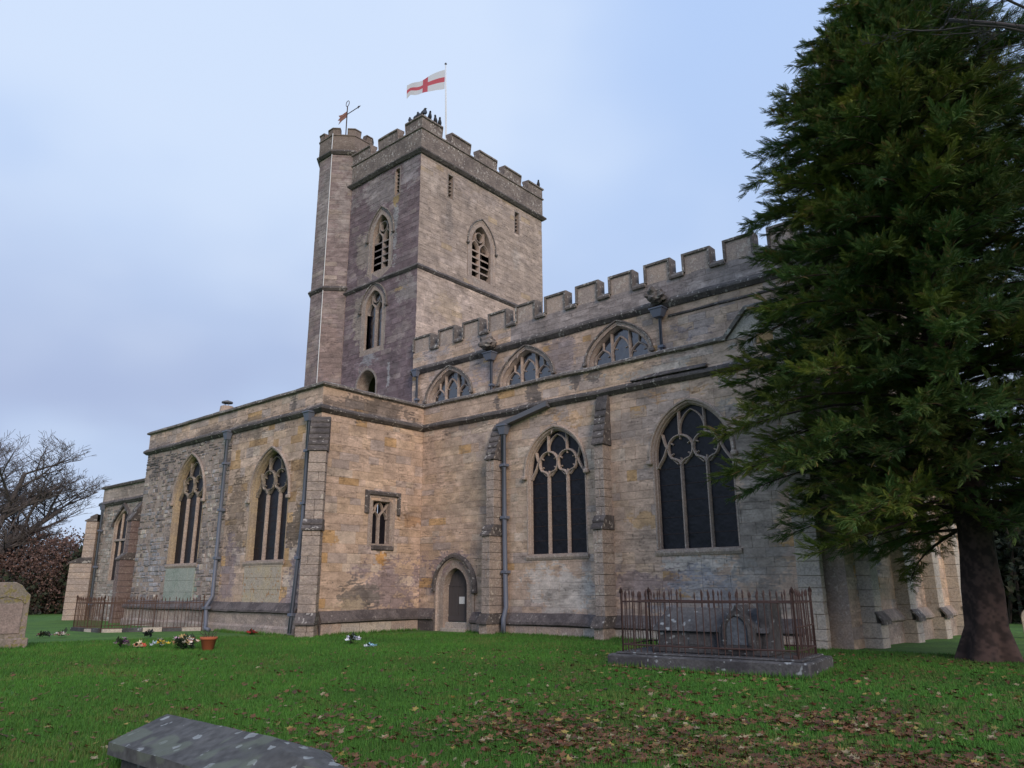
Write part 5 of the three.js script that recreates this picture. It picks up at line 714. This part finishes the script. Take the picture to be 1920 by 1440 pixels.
// conifer: whorls of branches hung with flat feathery sprays
{
  const r = rng(2024), T4 = thing('conifer_tree', 'tall dense dark green conifer with drooping feathery sprays beside the church', 'tree', [18.5, 0, -4.2]);
  const env = [[0, 0], [1.6, 1.6], [2, 2.6], [3, 3.8], [4, 4.35], [5.5, 4.8], [7, 4.4], [8.8, 3.95], [10.5, 3.55], [12, 3.5], [13.4, 3.15], [14.4, 2.2], [16.4, 1.4], [17.4, 0.6], [18.6, 0.1]];
  const R = y => { for (let i = 1; i < env.length; i++) if (y <= env[i][0]) { const t = (y - env[i - 1][0]) / (env[i][0] - env[i - 1][0]); return mix(env[i - 1][1], env[i][1], t); } return 0.1; };
  let g = new GB(); { const pts = [], rs = []; for (let i = 0; i <= 22; i++) { const y = i / 22 * 17.5; pts.push([Math.sin(y * 0.5) * 0.1, y - 0.1, Math.cos(y * 0.7) * 0.1 - 0.1]); rs.push(y < 0.9 ? 0.37 + 0.24 * Math.pow(1 - y / 0.9, 2) : 0.37 * (1 - (y - 0.9) / 17.2) + 0.02); } g.tube(pts, rs, 40); const p = g.p; for (let i = 0; i < p.length; i += 3) { const a = Math.atan2(p[i + 2], p[i]), k = 1 + 0.07 * Math.sin(a * 7 + Math.sin(p[i + 1] * 1.7)) + 0.16 * Math.sin(a * 5 + p[i + 1]) * Math.exp(-p[i + 1] * 0.6) + (fbm(a * 2 + 9, p[i + 1] * 0.8) - 0.5) * 0.3; p[i] *= k; p[i + 2] *= k; } }
  const bk = bark([0.03, 0.02, 0.018], [0.075, 0.048, 0.042], 5); part('trunk', g.geo(true), bk, T4);
  const lim = new GB(), M4 = [], C4 = [], m4 = new THREE.Matrix4(), q4 = new THREE.Quaternion(), v = new THREE.Vector3(), zx = new THREE.Vector3(), up = new THREE.Vector3(), xx = new THREE.Vector3();
  const inChurch = (x, y, z) => { const X = x + 18.5, Z = z - 4.2; return (X < 15.6 && Z < Za + 0.25 && y < 10.2) || (X < 16.2 && Z < Zc + 0.3 && y < 14.6); };
  const spray = (x, y, z, d, S, gold2, vv) => {
    if (inChurch(x + d.x * 0.35, y, z + d.z * 0.35)) return;
    up.set((r() - 0.5) * 1.8, 1, (r() - 0.5) * 1.8); xx.crossVectors(up, d).normalize(); up.crossVectors(d, xx); m4.makeBasis(xx, up, d).scale(new THREE.Vector3(S * 0.85, S, S * 1.25)).setPosition(x, y, z); M4.push(m4.clone());
    const br = r() < 0.07 ? 1 : 0; C4.push([mix(mix(0.055, 0.175, gold2), 0.15, br) * vv, mix(mix(0.115, 0.19, gold2), 0.11, br) * vv, mix(mix(0.028, 0.02, gold2), 0.035, br) * vv]);
  };
  const dd = new THREE.Vector3(), ev = new THREE.Vector3();
  for (let b = 0; b < 600; b++) {
    const f = Math.pow((b + r()) / 600, 0.9), y0 = mix(2.75, 18.0, f), az = b * 2.39996 + r() * 0.9, yb = Math.max(2.2, y0 + (r() - 0.5) * 1.0), lump = 0.76 + 0.52 * fbm(Math.cos(az) * 1.6 + 5, Math.sin(az) * 1.6 + y0 * 0.42, 3), L = Math.min(1.12, lump * (0.72 + 0.4 * r())) * R(yb); if (L < 0.15) continue;
    const ca = Math.cos(az), sa = Math.sin(az), ph = r() * 6, tilt = mix(0.02, 0.75, f) + (r() - 0.5) * 0.5, pts = [];
    for (let i = 0; i <= 8; i++) { const t = i / 8, d = L * t, w = Math.sin(t * 3 + ph) * 0.16 * L * t; pts.push([ca * d - sa * w * 0.5, y0 + L * (tilt * t * (1 - 0.5 * t) - 0.2 * t * t), sa * d + ca * w * 0.5]); }
    if (!inChurch(...pts[6])) lim.tube(pts, pts.map((_, i) => mix(0.03 + L * 0.006, 0.006, i / 8)), 4, false);
    const tone = 0.7 + 0.55 * r(), gold = Math.pow(r(), 1.6), nb = Math.max(5, Math.round(L * 6.2));
    for (let i = 0; i < nb; i++) {                                    // branchlets
      const t = mix(0.14, 1, Math.pow((i + r()) / nb, 0.75)), k = Math.min(7.999, t * 8), a = Math.floor(k), fr = k - a, P0 = [0, 1, 2].map(c => mix(pts[a][c], pts[a + 1][c], fr)); zx.set(pts[a + 1][0] - pts[a][0], pts[a + 1][1] - pts[a][1], pts[a + 1][2] - pts[a][2]).normalize();
      const th = (i % 2 ? 1 : -1) * mix(1.15, 0.3, t) * (0.6 + r() * 0.7), c = Math.cos(th), sn = Math.sin(th); dd.set(zx.x * c - zx.z * sn, zx.y * 0.5 + (r() - 0.36) * 0.95, zx.z * c + zx.x * sn).normalize();
      const bl = mix(0.95, 0.5, t) * (0.6 + r() * 0.6) * (f > 0.85 ? 0.7 : 1), ns = Math.max(12, Math.round(bl * 42)), g2 = Math.min(1, Math.max(0, gold * 0.8 + (r() - 0.5) * 0.5)), bend = (r() - 0.45) * 0.6;
      for (let s = 0; s < ns; s++) { const u = (s + r()) / ns, x = P0[0] + dd.x * bl * u, y = P0[1] + dd.y * bl * u + bend * bl * u * u, z = P0[2] + dd.z * bl * u, side = (r() - 0.5) * 2.4 * (1 - u * 0.6); v.set(dd.x * Math.cos(side) - dd.z * Math.sin(side), dd.y + bend * u + (r() - 0.36) * 1.0, dd.z * Math.cos(side) + dd.x * Math.sin(side)).normalize(); spray(x, y, z, v, (0.11 + r() * 0.12) * (1.15 - 0.3 * u), Math.min(1, Math.max(0, g2 * 0.75 + (r() - 0.5) * 0.35)), tone * (0.75 + r() * 0.5)); }
    }
  }
  part('limbs', lim.geo(), bk, T4);
  const sp = new GB(); const leaf = (x, y, z, dx, dz, l, w) => { const nx = -dz * w, nz = dx * w; sp.tri([x, y, z], [x + dx * l * 0.5 + nx, y - 0.01, z + dz * l * 0.5 + nz], [x + dx * l, y - 0.03 * l, z + dz * l]); sp.tri([x, y, z], [x + dx * l, y - 0.03 * l, z + dz * l], [x + dx * l * 0.5 - nx, y + 0.01, z + dz * l * 0.5 - nz]); };
  for (let i = 0; i < 8; i++) { const t = 0.06 + i / 8 * 0.86, y = -0.25 * t * t, L = 0.4 * (1 - t * 0.72); for (const s of [-1, 1]) { const an = 0.85, dx = Math.sin(an) * s, dz = Math.cos(an); leaf(0, y, t, dx, dz, L, 0.02); for (const u of [0.35, 0.65]) for (const e of [-1, 1]) { const a2 = an * s + e * 0.7; leaf(dx * L * u, y - 0.01, t + dz * L * u, Math.sin(a2), Math.cos(a2), L * 0.42, 0.016); } } }
  leaf(0, -0.2, 0.85, 0, 1, 0.25, 0.03);
  const inst = new THREE.InstancedMesh(sp.geo(), new THREE.MeshStandardMaterial({ color: 0xffffff, roughness: 0.9, side: THREE.DoubleSide }), M4.length); M4.forEach((m, i) => { inst.setMatrixAt(i, m); inst.setColorAt(i, new THREE.Color().setRGB(...C4[i])); });
  inst.name = 'crown'; inst.userData.kind = 'stuff'; inst.castShadow = inst.receiveShadow = true; T4.add(inst); console.log('sprays', M4.length);
}
// leafy masses far off: each a shrub with its own outline
function shrub(name, label, pos, size, n, cols, seed, leaf = 0.22, group) {
  const T5 = thing(name, label, name.includes('hedge') ? 'hedge' : 'shrub', pos, 0, group), r = rng(seed), g = new GB(); g.tri([0, 0, 0], [0.35, 0.1, 0.5], [0, 0, 1]); g.tri([0, 0, 0], [0, 0, 1], [-0.35, 0.1, 0.5]); g.tri([0.1, 0, 0.2], [0.6, 0.15, 0.35], [0.5, 0, 0.8]);
  const st = new GB(); for (let i = 0; i < 16; i++) { const x = (r() - 0.5) * size[0] * 1.4, z = (r() - 0.5) * size[2] * 1.4; st.tube([[x, -0.1, z], [x + r() - 0.5, size[1] * 0.45, z + r() - 0.5], [x + (r() - 0.5) * 2, size[1] * 0.85, z + (r() - 0.5) * 2]], [0.09, 0.06, 0.02], 5); } part('stems', st.geo(), bark([0.05, 0.04, 0.035], [0.09, 0.07, 0.06], 2), T5);
  const I = new THREE.InstancedMesh(g.geo(), new THREE.MeshStandardMaterial({ color: 0xffffff, roughness: 0.9, side: THREE.DoubleSide }), n), o = new THREE.Object3D();
  for (let i = 0; i < n; i++) { const a = r() * 6.283, u = Math.pow(r(), 0.4), ph = Math.acos(1 - r()), bump = 0.78 + 0.45 * fbm(Math.cos(a) * 2.4 + seed, Math.sin(a) * 2.4 + ph * 2.2, 3); o.position.set(Math.cos(a) * Math.sin(ph) * size[0] * u * bump, Math.max(0.05, Math.pow(Math.abs(Math.cos(ph)), 0.7) * size[1] * u * bump + (r() - 0.5) * 0.3), Math.sin(a) * Math.sin(ph) * size[2] * u * bump); o.rotation.set(r() * 6, r() * 6, r() * 6); const s = leaf * (0.6 + r() * 0.8); o.scale.set(s, s, s); o.updateMatrix(); I.setMatrixAt(i, o.matrix); const c = cols[Math.floor(r() * cols.length)], vv = 0.7 + 0.6 * r(); I.setColorAt(i, new THREE.Color().setRGB(c[0] * vv, c[1] * vv, c[2] * vv)); }
  I.name = 'crown'; I.userData.kind = 'stuff'; I.castShadow = I.receiveShadow = true; T5.add(I);
}
const copper = [[0.155, 0.092, 0.075], [0.135, 0.082, 0.07], [0.18, 0.105, 0.08], [0.12, 0.085, 0.076]], dkGreen = [[0.02, 0.03, 0.015], [0.028, 0.04, 0.018], [0.035, 0.038, 0.02]];
shrub('beech_shrub', 'large copper-leaved beech thicket beyond the lawn, nearest the bare tree', [-40, 0, 1.5], [5, 5.6, 5], 34000, copper, 1, 0.14);
shrub('beech_shrub', 'copper-leaved beech thicket between the bare tree and the vestry', [-37.5, 0, -4.2], [4, 5.4, 4], 34000, copper, 2, 0.14);
shrub('evergreen_shrub', 'dark evergreen shrub close beside the vestry end', [-33.5, 0, -6.2], [2.6, 5.6, 2.6], 6000, dkGreen, 3, 0.26);
shrub('boundary_hedge', 'low dark hedge along the far edge of the lawn', [-36, 0, 0], [3, 2.6, 10], 9000, [...dkGreen, [0.045, 0.035, 0.03]], 4, 0.24);
shrub('evergreen_shrub', 'dark evergreen bush far behind the conifer trunk', [19.3, 0, -26], [4.5, 6, 4.5], 9000, dkGreen, 6, 0.3);
shrub('evergreen_shrub', 'dark evergreen bush closing the gap past the buttressed end wall', [15.4, 0, -27], [3.6, 5.5, 3.6], 9000, dkGreen, 7, 0.28);

// ------------------------------------------------------------------ grass blades and fallen leaves
{
  const r = rng(99), g = new GB(); for (let k = 0; k < 7; k++) { const a = r() * 6.28, q = r() * 0.035, x = Math.cos(a) * q, z = Math.sin(a) * q, h = 0.026 + r() * 0.03, b = r() * 6.28, w = 0.0035, l = 0.012 + r() * 0.02; g.tri([x - Math.sin(b) * w, 0, z + Math.cos(b) * w], [x + Math.sin(b) * w, 0, z - Math.cos(b) * w], [x + Math.cos(b) * l, h, z + Math.sin(b) * l]); }
  const N = 230000, I = new THREE.InstancedMesh(g.geo(), new THREE.MeshStandardMaterial({ color: 0xffffff, roughness: 0.8, side: THREE.DoubleSide }), N), o = new THREE.Object3D(), yaw = Math.atan2(-0.7588, 0) ; let n = 0;
  const fx = -0.6514, fz = -0.7588, rx = 0.7588, rz = -0.6514;
  while (n < N) { const d = 6 + 22 * Math.pow(r(), 1.6), th = (r() - 0.5) * 1.36, x = CAM.x + d * (fx * Math.cos(th) + rx * Math.sin(th)), z = CAM.z + d * (fz * Math.cos(th) + rz * Math.sin(th)); if ((z < Za && x > Xt) || (z < 0.3 && x < Xt + 0.3)) { continue; } if (x > 14.5 && x < 17.5 && z > 11.5 && z < 12.6) continue; o.position.set(x, groundH(x, z) - 0.004, z); o.rotation.y = r() * 6.28; const s = (0.8 + r() * 0.6) * (1 + d * 0.012); o.scale.set(s, s * (0.8 + 0.5 * fbm(x * 0.8, z * 0.8, 3)), s); o.updateMatrix(); I.setMatrixAt(n, o.matrix); const v = (0.55 + 0.55 * r()) * (0.7 + 0.6 * fbm(x * 0.5 + 7, z * 0.5, 3)), y = r() < 0.05 + 0.5 * sst(0.52, 0.72, fbm(x * 1.1 + 40, z * 1.1 + 5, 4)) ? 0.3 + 0.7 * r() : 0; I.setColorAt(n, new THREE.Color().setRGB(mix(0.068, 0.16, y) * v, mix(0.2, 0.18, y) * v, mix(0.02, 0.045, y) * v)); n++; }
  // longer tufts left by the mower at the foot of walls and graves
  const lines = [[[-6, 0.5], [-1.2, 0.5]], [[-0.2, -0.3], [-0.4, -4.7]], [[2.3, -4.6], [14.2, -4.6]], [[12.6, 2.25], [16.8, 1.75]], [[16.8, 1.7], [16.6, -0.3]], [[14.4, 12.75], [17, 12.75]], [[14.35, 11.5], [14.35, 12.6]], [[-2.6, 7.8], [-2.6, 9.2]]]; let m = 0;
  for (const [A, B] of lines) { const len = Math.hypot(B[0] - A[0], B[1] - A[1]), k = Math.round(len * 90); for (let i = 0; i < k; i++) { const t = r(), x = mix(A[0], B[0], t) + (r() - 0.5) * 0.16, z = mix(A[1], B[1], t) + (r() - 0.5) * 0.16, s = 1.3 + r() * 1.5 * fbm(x * 2, z * 2, 3); o.position.set(x, groundH(x, z) - 0.005, z); o.rotation.y = r() * 6.28; o.scale.set(s, s * 1.5, s); o.updateMatrix(); I.setMatrixAt(m, o.matrix); m++; } }
  I.name = 'grass'; I.receiveShadow = true; scene.add(I); tag(I, 'short mown green grass of the churchyard lawn', 'grass', null, 'stuff');
}
{
  const r = rng(123), mk = curl => { const g = new GB(), n = 10, P = k => { const t = k / n * 6.283, q = [1, 0.5, 0.85, 0.45, 0.8, 0.35, 0.8, 0.45, 0.85, 0.5][k % n], x = Math.sin(t) * q * 0.8, z = Math.cos(t) * q; return [x, curl * (x * x * 0.9 + z * z * 0.5) + 0.06 * Math.sin(k * 2.2), z]; }; for (let k = 0; k < n; k++) g.tri([0, 0, 0], P(k), P(k + 1)); g.quad([-0.03, 0, -0.3], [0.03, 0, -0.3], [0.03, 0.1, -1.2], [-0.03, 0.1, -1.2]); return g.geo(); };
  const cols = [[0.125, 0.05, 0.022], [0.09, 0.036, 0.018], [0.15, 0.065, 0.026], [0.065, 0.03, 0.018], [0.13, 0.042, 0.02], [0.19, 0.1, 0.045], [0.26, 0.19, 0.05], [0.28, 0.22, 0.13]];
  const fx = -0.6514, fz = -0.7588, rx = 0.7588, rz = -0.6514, sets = [[], []];
  for (let i = 0; i < 170000 && sets[0].length + sets[1].length < 16000; i++) {
    const d = 5.5 + 15 * Math.pow(r(), 1.25), th = (r() - 0.5) * 1.36, x = CAM.x + d * (fx * Math.cos(th) + rx * Math.sin(th)), z = CAM.z + d * (fz * Math.cos(th) + rz * Math.sin(th)); if ((z < Za + 0.3 && x > Xt) || z < 0.4 && x < 0) continue; if (x > 14.5 && x < 17.5 && z > 11.4 && z < 12.7) continue;
    const cl = fbm(x * 0.7 + 3, z * 0.7 + 8, 4), side = sst(-0.25, 0.3, th), near = 1 - sst(7.5, 12.5, d), p = 0.035 + 0.05 * side + (0.16 + 0.84 * side) * near * sst(0.36, 0.6, cl) + 0.55 * sst(0.0, 0.45, th) * (1 - sst(7, 10.5, d)) * sst(0.25, 0.5, cl) + 0.22 * sst(0.55, 0.7, cl) * sst(-0.5, 0.1, th) * (1 - sst(11, 17, d)); if (r() > p) continue; sets[r() < 0.5 ? 0 : 1].push([x, z, r]);
  }
  for (let i = 0; i < 110; i++) { const t = r(), c = Math.cos(0.12), s = Math.sin(0.12), lx = mix(-2, 1.2, t), lz = 1.02 + r() * 0.16; sets[i % 2].push([14.68 + c * lx + s * lz, 0.98 - s * lx + c * lz]); }
  sets.forEach((S, k) => { const I = new THREE.InstancedMesh(mk(k ? 0.45 : 0.15), new THREE.MeshStandardMaterial({ color: 0xffffff, roughness: 0.8, side: THREE.DoubleSide }), S.length), o = new THREE.Object3D(); S.forEach(([x, z], i) => { const c = cols[Math.floor(Math.pow(r(), 1.9) * cols.length)], s = 0.032 + r() * 0.038, v = 0.75 + r() * 0.5; o.position.set(x, groundH(x, z) + 0.035 + r() * 0.02, z); o.rotation.set((r() - 0.5) * 1.1, r() * 6.28, (r() - 0.5) * 1.1); o.scale.set(s, s, s); o.updateMatrix(); I.setMatrixAt(i, o.matrix); I.setColorAt(i, new THREE.Color().setRGB(c[0] * v, c[1] * v, c[2] * v)); }); I.name = numbered('fallen_leaves'); I.castShadow = I.receiveShadow = true; scene.add(I); tag(I, k ? 'curled brown fallen leaves scattered over the lawn' : 'flat brown and yellow fallen leaves scattered over the lawn', 'leaves', null, 'stuff'); });
  console.log('leaves', sets[0].length + sets[1].length);
}
renderer.render(scene, camera);
